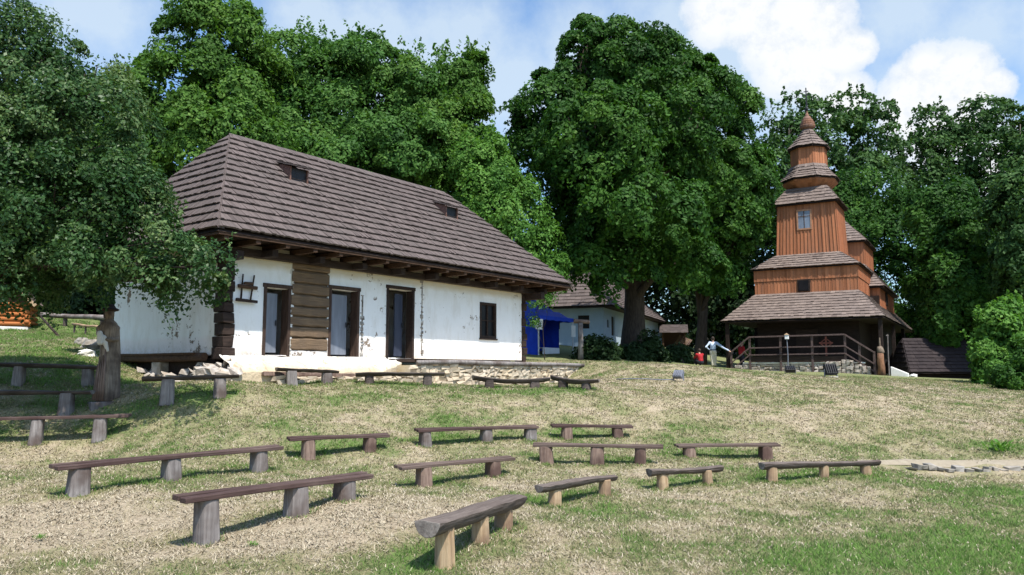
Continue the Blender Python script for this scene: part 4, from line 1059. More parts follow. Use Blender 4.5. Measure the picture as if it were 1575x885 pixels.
def tree(name, label, cat, base, blobs_px, leafkind, n_clump, per, leaf, cl_r, seed, trunk_r=.25, group=None, bark='bark', depth=.8, fork=.35, extra=None, lean=.4, **kw):
    """blobs_px: (px, py, rx, ry, Y) ellipsoids given at their own distance"""
    blobs = []
    for px, py, rx, ry, Y in blobs_px:
        c = at(px, py, Y); k = Y / F; blobs.append((c, np.array([rx * k, max(rx, ry) * k * depth, ry * k])))
    base = np.array(base, float)
    root = thing(name, label, cat, base, 0, group)
    V, tint = crown_mesh(blobs, n_clump, per, leaf, cl_r, seed, **kw)
    tris_object('crown', V, 4, LEAF[leafkind], tint, parent=root, org=base)
    if trunk_r:
        mb = MB(); cs = np.array([b[0] for b in blobs]); cen = cs.mean(0)
        top = np.array([base[0] * (1 - lean) + cen[0] * lean, base[1] * (1 - lean) + cen[1] * lean, base[2] + (cen[2] - base[2]) * .75])
        pts = [base + (top - base) * t + np.array([math.sin(3 * t + seed) * .12 * trunk_r * 3, 0, 0]) for t in np.linspace(0, 1, 9)]
        pts[0] = pts[0] - np.array([0, 0, .25])
        mb.tube(pts, [trunk_r * (1.35 if i == 0 else 1.12 if i == 1 else 1) * (1 - .07 * i) for i in range(9)], 12, noise=.06)
        tr = mb.build('trunk', M[bark], root, org=base, smooth=True)
        lb_ = MB()
        for c, r in blobs:
            f = random.uniform(fork, .85); st = base + (top - base) * f
            e = limb(lb_, st, c + r * np.array([0, 0, .2]), trunk_r * .42, trunk_r * .10, bend=.06)
            for k in range(4):
                d = rng.normal(size=3); d /= np.linalg.norm(d); d[2] = abs(d[2]) * .8
                limb(lb_, e[random.randint(3, 5)], c + d * r * .62, trunk_r * .15, .012, 5, .05, 4)
        if extra: extra(lb_)
        lb_.build('limbs', M[bark], tr, org=base, smooth=True)
    return root

def g_(px, Y, dz=0): return on_ground(px, Y, dz)
# fruit tree at left, close to the camera
def left_limbs(mb):
    limb(mb, at(-78, 415, 15.3), at(78, 400, 14.9), .085, .05, 8, .03); limb(mb, at(-78, 400, 15.2), at(40, 364, 14.6), .06, .035, 8, .05)
tree('fruit_tree', 'dark green fruit tree at the left edge reaching over the house corner', 'tree', g_(-80, 15.4),
     [(40, 130, 110, 100, 15.2), (120, 215, 105, 115, 15.0), (20, 260, 120, 130, 14.6), (110, 330, 130, 95, 14.4), (192, 325, 60, 66, 14.8), (225, 385, 80, 56, 14.4), (300, 420, 50, 48, 14.2), (250, 430, 40, 30, 14.4), (200, 414, 44, 22, 14.2), (125, 412, 60, 24, 14.2), (30, 440, 50, 22, 14.4),
      (60, 402, 110, 46, 14.8), (-40, 120, 110, 110, 15.4), (-80, 300, 130, 150, 15.0), (10, 50, 70, 60, 15.6), (150, 130, 38, 55, 15.2), (196, 255, 36, 60, 15.1), (205, 402, 50, 26, 14.6)],
     'fruit', 2500, 58, .040, .25, 11, .17, depth=.9, fill=.3, flat=.5, fork=.8, lean=.08, extra=left_limbs, droop=.35, shoots=110, cover=.8)
BG = 'broadleaf trees behind the houses'
tree('tall_tree', 'tall bright green tree rising behind the left end of the house roof', 'tree', g_(300, 35),
     [(315, 85, 85, 75, 34), (265, 165, 85, 75, 33), (370, 150, 70, 100, 34), (220, 210, 60, 75, 34), (335, 225, 110, 60, 33), (345, 30, 45, 40, 34), (190, 160, 40, 50, 35), (180, 280, 70, 90, 34)],
     'back_light', 1800, 52, .098, .55, 21, .3, group=BG, fill=.22, shoots=110, cover=.9, droop=.15)
tree('back_tree', 'bushy green tree behind the left half of the roof ridge', 'tree', g_(470, 38),
     [(450, 125, 62, 68, 37), (510, 160, 75, 90, 37), (440, 215, 80, 60, 36), (410, 160, 40, 60, 38), (520, 245, 90, 50, 36), (485, 85, 30, 35, 38)], 'back', 1600, 50, .098, .52, 22, .28, group=BG, shoots=110, cover=.9, droop=.15)
tree('back_tree', 'bushy green tree behind the middle of the roof ridge', 'tree', g_(600, 39),
     [(580, 130, 70, 60, 38), (565, 200, 85, 65, 37), (640, 145, 60, 68, 38), (620, 235, 85, 55, 37), (560, 85, 30, 32, 39), (660, 200, 60, 70, 38)], 'back', 1600, 50, .098, .52, 23, .28, group=BG, shoots=110, cover=.9, droop=.15)
tree('back_tree', 'bushy green tree above the right end of the roof ridge', 'tree', g_(705, 40),
     [(700, 145, 48, 60, 39), (715, 215, 48, 60, 38), (670, 230, 70, 60, 38), (728, 110, 24, 26, 39), (690, 280, 60, 55, 38)], 'back_light', 1250, 50, .098, .52, 24, .26, group=BG, shoots=90, cover=.9, droop=.15)
tree('willow', 'fresh light green tree beside the right end of the house roof', 'tree', g_(790, 37),
     [(752, 275, 44, 64, 36), (790, 330, 44, 56, 36), (832, 392, 36, 44, 35.5), (745, 340, 66, 60, 37), (800, 420, 56, 46, 36.5), (858, 420, 22, 22, 35), (715, 265, 46, 46, 37)],
     'willow', 1400, 52, .08, .45, 25, .22, group=BG, droop=.6, shoots=40)
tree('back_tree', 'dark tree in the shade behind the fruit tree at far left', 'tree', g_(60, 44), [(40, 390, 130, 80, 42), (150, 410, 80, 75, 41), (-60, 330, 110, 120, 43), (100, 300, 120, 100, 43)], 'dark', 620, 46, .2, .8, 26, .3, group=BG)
tree('back_tree', 'green tree half hidden behind the fruit tree crown', 'tree', g_(190, 46), [(170, 260, 80, 90, 44), (200, 370, 90, 80, 44), (110, 180, 60, 70, 45)], 'back', 520, 46, .18, .7, 27, .28, group=BG)
# the big maple and its neighbour
tree('maple_tree', 'biggest dark green maple with a thick trunk between the house and the church', 'tree', g_(978, 40.5),
     [(915, 105, 70, 72, 41), (860, 165, 62, 62, 40.5), (985, 130, 80, 72, 40.5), (840, 235, 62, 55, 41), (925, 215, 100, 86, 37), (1030, 190, 80, 80, 39), (900, 310, 62, 54, 38.6), (990, 315, 98, 70, 36.2), (940, 200, 100, 90, 44.5), (985, 300, 100, 70, 44.5), (870, 320, 60, 50, 43),
      (960, 398, 82, 46, 37.4), (905, 62, 34, 36, 41.5), (948, 62, 34, 34, 41), (800, 200, 32, 36, 40.5), (875, 380, 38, 40, 40.5), (1050, 400, 60, 40, 39.5), (1030, 108, 50, 44, 41), (1082, 140, 46, 46, 41.5), (1010, 95, 40, 40, 42)],
     'maple', 3700, 60, .112, .58, 31, .64, depth=.8, fill=.2, fork=.25, flat=.28, droop=.26, cover=1.15, shoots=0)
tree('maple_tree', 'dark green maple leaning toward the church, right of the biggest maple', 'tree', g_(1074, 47.5),
     [(1100, 170, 58, 62, 46.5), (1080, 265, 86, 74, 46), (1128, 245, 48, 56, 46.5), (1120, 330, 48, 62, 46.3), (1070, 365, 84, 50, 46), (1104, 420, 40, 30, 47), (1148, 285, 30, 50, 46.5), (1055, 120, 50, 50, 46.5), (1150, 340, 22, 32, 46.4)],
     'maple', 2300, 60, .118, .58, 32, .36, depth=.7, fill=.2, fork=.25, flat=.28, droop=.26, cover=1.15, shoots=0)
FR = 'tall trees on the rise behind the church'
far = [('tall airy tree behind the church tower top', [(1215, 180, 36, 32, 82), (1205, 235, 45, 55, 82), (1250, 190, 40, 34, 84), (1240, 250, 50, 60, 82), (1190, 300, 40, 90, 80)], 420),
       ('tall airy tree just right of the tower top', [(1320, 178, 48, 34, 82), (1350, 215, 42, 48, 82), (1300, 235, 45, 60, 80), (1330, 290, 70, 60, 80)], 480),
       ('slender tall tree in the gap of the tree line right of the church', [(1432, 205, 34, 42, 84), (1420, 260, 40, 60, 83), (1445, 320, 50, 70, 82), (1465, 240, 30, 50, 84)], 420),
       ('tall tree with an open crown near the right edge', [(1515, 185, 46, 36, 84), (1500, 240, 45, 50, 83), (1540, 260, 45, 60, 82), (1520, 330, 60, 70, 82)], 500),
       ('tall tree cut by the right edge', [(1570, 200, 40, 45, 80), (1590, 280, 50, 80, 78), (1560, 340, 40, 70, 79), (1620, 230, 50, 80, 80)], 420)]
for i, (lab, bl, n) in enumerate(far):
    tree('forest_tree', lab, 'tree', g_(bl[0][0], bl[0][4] + 1), bl, 'far', int(n * .8), 40, .21, .62, 40 + i, .34, group=FR, bark='bark_grey', fill=.05, fork=.4, shoots=36)
nearr = [('dense dark tree right behind the church nave', [(1335, 310, 52, 55, 64), (1300, 360, 60, 70, 64), (1370, 370, 70, 60, 62), (1340, 440, 80, 70, 63), (1250, 330, 60, 80, 66)], 760),
         ('wide dense green tree right of the church', [(1440, 325, 44, 48, 49), (1470, 385, 52, 56, 47), (1455, 440, 42, 48, 47), (1500, 450, 54, 56, 46), (1468, 492, 42, 36, 46)], 900),
         ('dense green tree above the bush at right', [(1500, 370, 52, 50, 58), (1525, 430, 60, 62, 57), (1480, 450, 55, 60, 57), (1510, 500, 60, 50, 58)], 640),
         ('dense tree at the right edge behind the bush', [(1570, 400, 45, 70, 58), (1600, 480, 50, 80, 57), (1560, 490, 50, 60, 58)], 460)]
for i, (lab, bl, n) in enumerate(nearr):
    tree('broadleaf_tree', lab, 'tree', g_(bl[0][0], bl[0][4] + 1), bl, 'maple' if i < 2 else 'far', int(n * 2.0), 46, .135, .7, 60 + i, .3, group=FR, fill=.2, flat=.35, droop=.35)
nearr2 = tree('broadleaf_tree', 'dark tree at the right edge rising above the low hut and the bushes', 'tree', g_(1592, 42.5), [(1592, 400, 48, 60, 41.5), (1562, 345, 46, 50, 42), (1605, 300, 60, 60, 42), (1560, 410, 34, 34, 42.5), (1620, 450, 50, 60, 41)], 'far', 1100, 46, .11, .5, 71, .26, group=FR, fill=.2, flat=.3, droop=.3)
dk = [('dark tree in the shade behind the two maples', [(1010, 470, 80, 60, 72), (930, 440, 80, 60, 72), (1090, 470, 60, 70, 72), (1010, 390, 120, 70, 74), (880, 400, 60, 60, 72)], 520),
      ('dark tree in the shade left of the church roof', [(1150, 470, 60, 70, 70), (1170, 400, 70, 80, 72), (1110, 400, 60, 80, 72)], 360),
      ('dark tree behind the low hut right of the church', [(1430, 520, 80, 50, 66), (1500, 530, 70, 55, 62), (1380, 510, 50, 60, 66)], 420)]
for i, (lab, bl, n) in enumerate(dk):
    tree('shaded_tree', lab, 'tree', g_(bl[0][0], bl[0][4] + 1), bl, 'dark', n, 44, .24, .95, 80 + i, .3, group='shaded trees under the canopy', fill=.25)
# bushes
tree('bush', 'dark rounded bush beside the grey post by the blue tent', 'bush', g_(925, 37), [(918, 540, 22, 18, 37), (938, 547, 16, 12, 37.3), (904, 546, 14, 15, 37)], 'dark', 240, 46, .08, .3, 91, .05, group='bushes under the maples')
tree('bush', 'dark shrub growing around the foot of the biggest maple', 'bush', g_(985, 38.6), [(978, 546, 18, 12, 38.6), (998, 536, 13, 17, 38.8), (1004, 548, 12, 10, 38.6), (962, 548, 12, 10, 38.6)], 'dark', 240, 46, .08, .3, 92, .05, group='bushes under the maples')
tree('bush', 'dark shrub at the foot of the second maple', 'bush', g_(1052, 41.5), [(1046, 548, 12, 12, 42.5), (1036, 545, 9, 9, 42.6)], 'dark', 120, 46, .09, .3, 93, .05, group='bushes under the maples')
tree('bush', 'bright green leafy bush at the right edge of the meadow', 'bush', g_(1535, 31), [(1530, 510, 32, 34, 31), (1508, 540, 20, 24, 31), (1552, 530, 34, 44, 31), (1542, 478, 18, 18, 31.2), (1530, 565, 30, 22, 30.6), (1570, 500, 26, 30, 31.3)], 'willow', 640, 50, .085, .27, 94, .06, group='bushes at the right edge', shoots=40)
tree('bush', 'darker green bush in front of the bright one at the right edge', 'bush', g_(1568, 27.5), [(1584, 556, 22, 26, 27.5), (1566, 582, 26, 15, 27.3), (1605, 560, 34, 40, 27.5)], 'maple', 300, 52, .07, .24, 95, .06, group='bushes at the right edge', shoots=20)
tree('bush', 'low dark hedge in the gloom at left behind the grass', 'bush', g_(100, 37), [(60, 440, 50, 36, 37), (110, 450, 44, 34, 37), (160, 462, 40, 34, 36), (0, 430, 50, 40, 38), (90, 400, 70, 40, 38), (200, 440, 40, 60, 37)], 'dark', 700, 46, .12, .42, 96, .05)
tree('bush', 'leafy sprig hanging in front of the blue tent roof', 'bush', g_(838, 33), [(843, 460, 12, 6, 33), (820, 497, 7, 11, 33), (826, 468, 10, 6, 33)], 'back', 30, 30, .05, .15, 97, .018)

def weed(px, py, s, seed, label):
    g0 = ground_at(px, py); r = np.random.default_rng(seed); n = 150
    root = thing('weed', label, 'weed', g0, 0)
    a = r.random(n) * 6.28; d = r.random(n) * s; P = np.stack([np.cos(a) * d, np.sin(a) * d * .7, r.random(n) * s * .5 + .01], -1)
    dirs = np.stack([np.cos(a), np.sin(a), .4 + r.random(n)], -1); dirs /= np.linalg.norm(dirs, axis=1)[:, None]
    sd = np.stack([-np.sin(a), np.cos(a), r.normal(0, .2, n)], -1); L = s * (.12 + .25 * r.random(n))[:, None]
    V = np.stack([P, P + dirs * L * .5 + sd * L * .22, P + dirs * L, P + dirs * L * .5 - sd * L * .22], 1)
    tris_object('leaves', V.reshape(-1, 3), 4, LEAF['willow'], np.clip(r.normal(.5, .2, n), 0, 1), parent=root)
weed(1540, 697, .34, 1, 'bright green weed clump beside the path at right')
weed(267, 697, .09, 2, 'tiny green sprig behind the longest plank bench')
weed(62, 833, .07, 3, 'small green weed in the dry grass at bottom left')
weed(390, 845, .065, 4, 'small green weed right of the front bench foot')

# ------------------------------------------------------------------ tent and what stands in it
def make_tent():
    o = np.array([1.31, 38.0]); dx = np.array([.6, .8]); dy = np.array([-.8, .6])           # front corner, along the open front, back
    gz = tz(1.9, 38.6); S = 3.2
    rz = math.atan2(.8, .6)
    t = thing('canopy_tent', 'blue pop up canopy tent with white legs beyond the house end', 'tent', (*o, gz), rz)
    H, HP = 1.95, 3.15
    b = MB(); n = 6; vs = []; fs = []
    for i in range(n + 1):
        for j in range(n + 1):
            u, v = i / n, j / n; k = max(abs(2 * u - 1), abs(2 * v - 1)); sag = .10 * math.sin(k * math.pi)
            vs.append((u * S, v * S, H + (HP - H) * (1 - k) - sag))
    fs = [(i * (n + 1) + j, (i + 1) * (n + 1) + j, (i + 1) * (n + 1) + j + 1, i * (n + 1) + j + 1) for i in range(n) for j in range(n)]
    b.add(vs, fs); b.build('roof_cloth', M['blue_cloth'], t, smooth=False)
    for nm, p, q in (('front_valance', (0, -.005), (S, -.005)), ('left_valance', (-.005, 0), (-.005, S)), ('right_valance', (S + .005, 0), (S + .005, S))):
        b = MB(); m = 10; vs = []
        for i in range(m + 1):
            x, y = p[0] + (q[0] - p[0]) * i / m, p[1] + (q[1] - p[1]) * i / m
            vs += [(x, y, H - .0), (x, y, H - .17 - .05 * (i % 2))]
        b.add(vs, [(2 * i, 2 * i + 1, 2 * i + 3, 2 * i + 2) for i in range(m)]); b.build(nm, M['blue_cloth'], t)
    for nm, p, q in (('back_wall', (0, S - .02), (S, S - .02)), ('left_wall', (.02, .03), (.02, S - .03)), ('right_wall', (S - .02, .9), (S - .02, S - .03))):
        b = MB(); m = 14; vs = []
        for i in range(m + 1):
            x, y = p[0] + (q[0] - p[0]) * i / m, p[1] + (q[1] - p[1]) * i / m; wv = .04 * math.sin(i * 2.1)
            ox, oy = (0, wv) if nm == 'back_wall' else (wv, 0)
            vs += [(x + ox, y + oy, -.15), (x, y, H)]
        b.add(vs, [(2 * i, 2 * i + 2, 2 * i + 3, 2 * i + 1) for i in range(m)]); b.build(nm, M['blue_cloth'], t, smooth=True)
    for x, y in ((.03, .03), (S - .03, .03), (S - .03, S - .06), (.03, S - .06)):
        b = MB(); b.box(x - .025, x + .025, y - .025, y + .025, -.15, H); b.box(x - .07, x + .07, y - .07, y + .07, -.16, -.08); b.build('leg', M['white_metal'], t)
    w = lambda x, y: o + dx * x + dy * y
    def sign(x, y, z, sx, sz, label, ink=True):
        p = w(x, y); r_ = thing('notice', label, 'notice', (*p, gz + z), rz)
        b = MB(); b.box(0, sx, -.012, 0, 0, sz); b.build('sheet', M['paper'], r_)
        if ink:
            b = MB()
            for i in range(4): b.box(sx * .3 + .02 * i, sx * (.9 - .06 * i), -.0165, -.0125, sz * (.2 + .15 * i), sz * (.27 + .15 * i))
            b.build('print', M['ink'], r_)
    sign(-.35, -.06, 1.25, .62, .52, 'white notice with dark print hung on the left tent leg')
    sign(S - .32, -.06, .98, .4, .60, 'plain white paper hung on the right tent leg', False)
    p = w(1.75, .75); r_ = thing('table', 'low white table standing in the blue tent', 'table', (*p, gz), rz)
    b = MB(); b.box(-.75, .75, -.3, .3, .36, .40); b.build('tabletop', M['white_sheet'], r_, bevel=.006)
    b = MB(); b.box(-.76, .76, -.312, -.302, .0, .39); b.build('table_skirt', M['white_sheet'], r_)
    for sx in (-.68, .68):
        for sy in (-.24, .24):
            b = MB(); b.box(sx - .02, sx + .02, sy - .02, sy + .02, -.1, .36); b.build('leg', M['white_metal'], r_)
    p = w(.55, .9); r_ = thing('crate', 'brown wooden crate beside the white table in the tent', 'crate', (*p, gz), rz)
    b = MB()
    for k in range(4): b.box(-.3, .3, -.22, -.20, .02 + .13 * k, .12 + .13 * k); b.box(-.3, .3, .2, .22, .02 + .13 * k, .12 + .13 * k); b.box(-.30, -.28, -.2, .2, .02 + .13 * k, .12 + .13 * k); b.box(.28, .30, -.2, .2, .02 + .13 * k, .12 + .13 * k)
    b.build('slats', M['leg_brown'], r_)
    b = MB(); b.box(-.28, .28, -.2, .2, -.05, .02); b.build('crate_bottom', M['leg_brown'], r_)
make_tent()
def make_post():
    p = g_(893, 36.5); r_ = thing('gate_post', 'grey wooden post with a short crossbeam right of the tent', 'post', p)
    b = MB(); b.tube([(0, 0, -.2), (.02, 0, .8), (0, 0, 1.75)], [.15, .13, .13], 9, noise=.06); b.build('upright', M['leg_grey'], r_, smooth=True)
    b = MB(); b.tube([(-.3, 0, 1.84), (.45, .1, 1.80)], [.10, .09], 8, noise=.06); b.build('crossbeam', M['leg_brown'], r_, smooth=True)
make_post()

# ------------------------------------------------------------------ houses and huts in the distance
def small_house(name, label, loc, rz, L, W, H, rise, over, wallmat, holes, parts_extra=None, z0=-.6, ridge_in=None):
    """front wall on y=0 from x=0 to L, body back to y=W; hip roof (ridge_in) or gable"""
    h = thing(name, label, 'house' if 'house' in name else 'hut', loc, rz)
    w = MB(); wall_open(w, 0, L, z0, H, .25, [x[:4] for x in holes]); w.build('front_wall', wallmat, h)
    w = MB(); w.box(.0, .25, .251, W, z0, H); w.box(L - .25, L, .251, W, z0, H); w.box(.251, L - .251, W - .25, W, z0, H); w.build('wall', wallmat, h)
    for hx in holes:
        a, b, c, d = hx[:4]; f = MB(); f.box(a, a + .07, .03, .12, c, d); f.box(b - .07, b, .03, .12, c, d); f.box(a + .071, b - .071, .03, .12, d - .07, d); f.box(a + .071, b - .071, .03, .12, c, c + .07)
        fr = f.build('window' if c > .5 else 'door', M['dark_wood'], h); f = MB(); f.box(a + .071, b - .071, .07, .085, c + .071, d - .071); f.build('pane' if c > .5 else 'door_leaf', M['glass_dark'], fr)
    ri = ridge_in if ridge_in is not None else -over
    e = [(-over, -over, H), (L + over, -over, H), (L + over, W + over, H), (-over, W + over, H)]; t1, t2 = (ri, W / 2, H + rise), (L - ri, W / 2, H + rise)
    d = MB(); dn = np.array([0, 0, -.07]); d.add([np.array(p) + dn for p in (*e, t1, t2)], [(0, 1, 5, 4), (1, 2, 5), (2, 3, 4, 5), (3, 0, 4), (0, 3, 2, 1)]); rf = d.build('roof', M['dark_wood'], h)
    tb = TB(); k = dict(course=.34, w=.3, thick=.03)
    shingles(tb, e[0], e[1], t2, t1, **k); shingles(tb, e[2], e[3], t1, t2, **k)
    if ridge_in is not None: shingles(tb, e[3], e[0], t1, t1, **k); shingles(tb, e[1], e[2], t2, t2, **k)
    tb.build('shingles', M['shingle_far'], rf)
    return h
def far_house():
    a = R(21.5); c = np.array([(929.5 - CX) / F * 52 * .994, 52.0]); gz = 1.62
    # end wall faces the camera; long wall recedes to the right
    h = thing('farmhouse', 'shade blue walled farmhouse with a grey hip roof behind the tent', 'house', (*c, gz), math.pi / 2 - a)
    H, L, W = 2.62, 21., 6.4
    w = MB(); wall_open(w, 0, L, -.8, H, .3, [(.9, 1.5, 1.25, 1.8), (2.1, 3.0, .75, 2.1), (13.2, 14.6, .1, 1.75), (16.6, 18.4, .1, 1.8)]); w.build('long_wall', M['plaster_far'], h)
    w = MB(); wall_open(w, 0, W, -.8, H, .3, [(1.05, 1.85, 1.15, 2.05), (2.0 + .45, 3.3, 1.15, 2.05), (4.6, 5.4, 1.15, 2.05)])
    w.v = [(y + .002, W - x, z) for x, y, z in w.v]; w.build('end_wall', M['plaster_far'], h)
    for x0, x1, z0, z1 in ((1.05, 1.85, 1.15, 2.05), (2.45, 3.3, 1.15, 2.05), (4.6, 5.4, 1.15, 2.05)):
        f = MB(); f.box(.05, .13, W - x1, W - x0, z0, z1); wn = f.build('window', M['dark_wood'], h); f = MB(); f.box(.035, .048, W - x1 + .1, W - x0 - .1, z0 + .1, z1 - .1); f.build('pane', M['glass_dark'], wn)
    for x0, x1, z0, z1, nm in ((.9, 1.5, 1.25, 1.8, 'window'), (2.1, 3.0, .75, 2.1, 'window'), (13.2, 14.6, .1, 1.75, 'door'), (16.6, 18.4, .1, 1.8, 'door')):
        f = MB(); f.box(x0, x1, .1, .18, z0, z1); f.build(nm, M['dark_wood'], h)
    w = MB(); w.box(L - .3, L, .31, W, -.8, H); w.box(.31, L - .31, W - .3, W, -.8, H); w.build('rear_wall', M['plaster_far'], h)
    o = .75; e = [(-o, -o, H), (L + o, -o, H), (L + o, W + o, H), (-o, W + o, H)]; t1, t2 = (2.6, W / 2, H + 3.4), (L - 2.6, W / 2, H + 3.4)
    d = MB(); dn = np.array([0, 0, -.07]); d.add([np.array(p) + dn for p in (*e, t1, t2)], [(0, 1, 5, 4), (1, 2, 5), (2, 3, 4, 5), (3, 0, 4), (0, 3, 2, 1)]); rf = d.build('roof', M['dark_wood'], h)
    tb = TB(); k = dict(course=.34, w=.3, thick=.03); shingles(tb, e[0], e[1], t2, t1, **k); shingles(tb, e[3], e[0], t1, t1, **k); shingles(tb, e[1], e[2], t2, t2, **k); tb.build('shingles', M['shingle_far'], rf)
far_house()
def far_shed():
    g = g_(1037, 66); s = thing('wooden_shed', 'open brown wooden shed with a sloping roof beyond the farmhouse', 'shed', (g[0] - .9, 66, g[2]), R(-12))
    for x, y in ((0, 0), (1.8, 0), (0, 2.0), (1.8, 2.0)): b = MB(); b.box(x - .07, x + .07, y - .07, y + .07, -.4, 1.5); b.build('post', M['beam'], s)
    b = MB(); b.box(-.05, 1.85, 2.08, 2.14, -.4, 1.7); b.build('back_wall', M['beam'], s)
    tb = TB(); shingles(tb, (-.3, -.4, 1.45), (2.1, -.4, 1.45), (2.1, 2.3, 2.3), (-.3, 2.3, 2.3), course=.34, w=.3, thick=.03); tb.build('roof_shingles', M['shingle_far'], s)
    p = thing('plank_stack', 'brown heap of boards leaning inside the wooden shed', 'boards', (g[0] - .2, 66.4, g[2]), R(-12))
    for k in range(9): b = MB(); b.bar((.1 + .12 * k, -.1, -.1), (.8 + .12 * k, .6, 1.3 - .05 * k), .22, .05, jit=.01); b.build('board', M['leg_brown'] if k % 3 else M['log_wall'], p)
far_shed()
g = g_(1098, 76)
small_house('white_house', 'small white house glimpsed between the second maple and the church roof', (g[0] - 1.1, 76, g[2]), R(-6), 3.4, 4, 3.2, 1.6, .5, M['lime'], [(1.3, 2.1, 1.2, 2.1)])
def low_hut():
    g = g_(1462, 44); x0 = at(1408, 560, 44)[0]; x1 = at(1512, 560, 44)[0]; L = x1 - x0
    h = thing('shingled_hut', 'low dark hut with a shingle roof nearly to the ground right of the church', 'hut', (x0, 44, g[2]), R(-4))
    w = MB()
    for k in range(3): w.tube([(-.05, .5, .0 + .17 * k), (L + .05, .5, .0 + .17 * k)], [.1, .1], 8, noise=.04)
    w.box(.1, L - .1, .55, 3.4, -.4, .5); w.build('log_wall', M['dark_wood'], h)
    e = [(-.35, -.1, .34), (L + .35, -.1, .34), (L + .35, 4.1, .34), (-.35, 4.1, .34)]; t1, t2 = (.2, 2.0, 2.35), (L - .2, 2.0, 2.35)
    d = MB(); dn = np.array([0, 0, -.06]); d.add([np.array(p) + dn for p in (*e, t1, t2)], [(0, 1, 5, 4), (1, 2, 5), (2, 3, 4, 5), (3, 0, 4), (0, 3, 2, 1)]); rf = d.build('roof', M['dark_wood'], h)
    tb = TB(); k = dict(course=.3, w=.22, thick=.03); shingles(tb, e[0], e[1], t2, t1, **k); shingles(tb, e[2], e[3], t1, t2, **k); shingles(tb, e[3], e[0], t1, t1, **k); shingles(tb, e[1], e[2], t2, t2, **k); tb.build('shingles', M['shingle_hut_shade'], rf)
low_hut()
def little_cabin():
    c = at(8, 505, 30); gz = tz(c[0], 30)
    h = thing('log_cabin', 'little orange log cabin with a gable roof at the far left', 'cabin', (c[0], 30, gz), R(22))
    w = .72; b = MB(); b.box(-w - .05, w + .05, -.06, 1.6, -.4, .12, 0, .02); b.build('stone_footing', M['lime'], h, bevel=.03)
    b = MB()
    for k in range(5): z = .22 + .19 * k; b.tube([(-w - .12, 0, z), (w + .12, 0, z)], [.098, .095], 9, noise=.04); b.tube([(w, -.1, z + .09), (w, 1.6, z + .09)], [.095, .095], 9, noise=.04); b.tube([(-w, -.1, z + .09), (-w, 1.6, z + .09)], [.095, .095], 9, noise=.04)
    b.build('log_wall', M['orange_log'], h, smooth=True)
    b = MB(); b.add([(-w, -.02, 1.08), (w, -.02, 1.08), (0, -.02, 1.85), (-w, .03, 1.08), (w, .03, 1.08), (0, .03, 1.85)], [(0, 1, 2), (5, 4, 3)]); b.box(-w + .1, w - .1, .1, 1.5, .1, 1.05); b.build('gable', M['beam'], h)
    tb = TB(); k = dict(course=.25, w=.16, thick=.025); shingles(tb, (w + .3, -.3, .98), (w + .3, 1.8, .98), (0, 1.8, 1.98), (0, -.3, 1.98), **k); shingles(tb, (-w - .3, 1.8, .98), (-w - .3, -.3, .98), (0, -.3, 1.98), (0, 1.8, 1.98), **k)
    tb.build('roof_shingles', M['shingle_church'], h)
    for s in (-1, 1):
        b = MB(); b.bar((s * (w + .3), -.31, .93), (0, -.31, 1.93), .04, .12); b.build('bargeboard', M['leg_fresh'], h)
little_cabin()

# ------------------------------------------------------------------ small things
def log_rail(label, p, q, r, lift=0, mat='leg_grey'):
    p = np.array(p); q = np.array(q); o = thing('log_rail', label, 'rail', (p + q) / 2)
    b = MB(); n = 6; b.tube([p + (q - p) * t + np.array([0, 0, .015 * math.sin(9 * t)]) for t in np.linspace(0, 1, n)], [r] * n, 9, noise=.06); b.build('rail', M[mat], o, org=(p + q) / 2, smooth=True)
    for t in (.06, .5, .94):
        c = p + (q - p) * t; g = tz(c[0], c[1]); b = MB(); b.tube([(c[0], c[1] + .02, g - .2), (c[0], c[1] + .02, c[2] - r * .6)], [r * .8, r * .8], 8, noise=.06); b.build('support', M['log_dark'], o, org=(p + q) / 2)
log_rail('long grey log rail along the shaded edge behind the left grass', at(40, 484, 33), at(165, 489, 31), .10)
log_rail('thin pale rail beside the carved figure', at(112, 499, 29), at(152, 503, 28), .045, mat='leg_fresh')
def lean_pole():
    a = at(93, 516, 27); a[2] = tz(a[0], a[1]) - .05; b_ = at(60, 484, 28.5)
    o = thing('leaning_pole', 'thin dark pole slanting down to the grass behind the left benches', 'pole', a)
    m = MB(); m.tube([a, (a + b_) / 2, b_], [.045, .045, .04], 7, noise=.05); m.build('pole', M['dark_wood'], o, org=a, smooth=True)
lean_pole()
def boulder(px, Y, r, mat, label, seed):
    g0 = g_(px, Y); rr = np.random.default_rng(seed); o = thing('boulder', label, 'stone', g0)
    b = MB(); n, m = 10, 6; vs = []
    for i in range(m + 1):
        ph = -1.2 + 2.77 * i / m
        for k in range(n):
            t = 6.283 * k / n; q = r * (1 + .16 * rr.normal()); vs.append((q * math.cos(ph) * math.cos(t) * 1.2, q * math.cos(ph) * math.sin(t), q * math.sin(ph) * .75 + r * .2))
    b.add(vs, [(i * n + k, i * n + (k + 1) % n, (i + 1) * n + (k + 1) % n, (i + 1) * n + k) for i in range(m) for k in range(n)] + [tuple(m * n + k for k in range(n))]); b.build('stone', M[mat], o, bevel=.03)
boulder(126, 23.5, .22, 'stone_grey', 'grey boulder left of the carved figure', 1)
boulder(141, 23.0, .26, 'stone_grey', 'bigger grey boulder touching the carved figure on its left', 2)
boulder(133, 21.0, .2, 'lime', 'flat white stone lying in the grass left of the carved figure', 3)

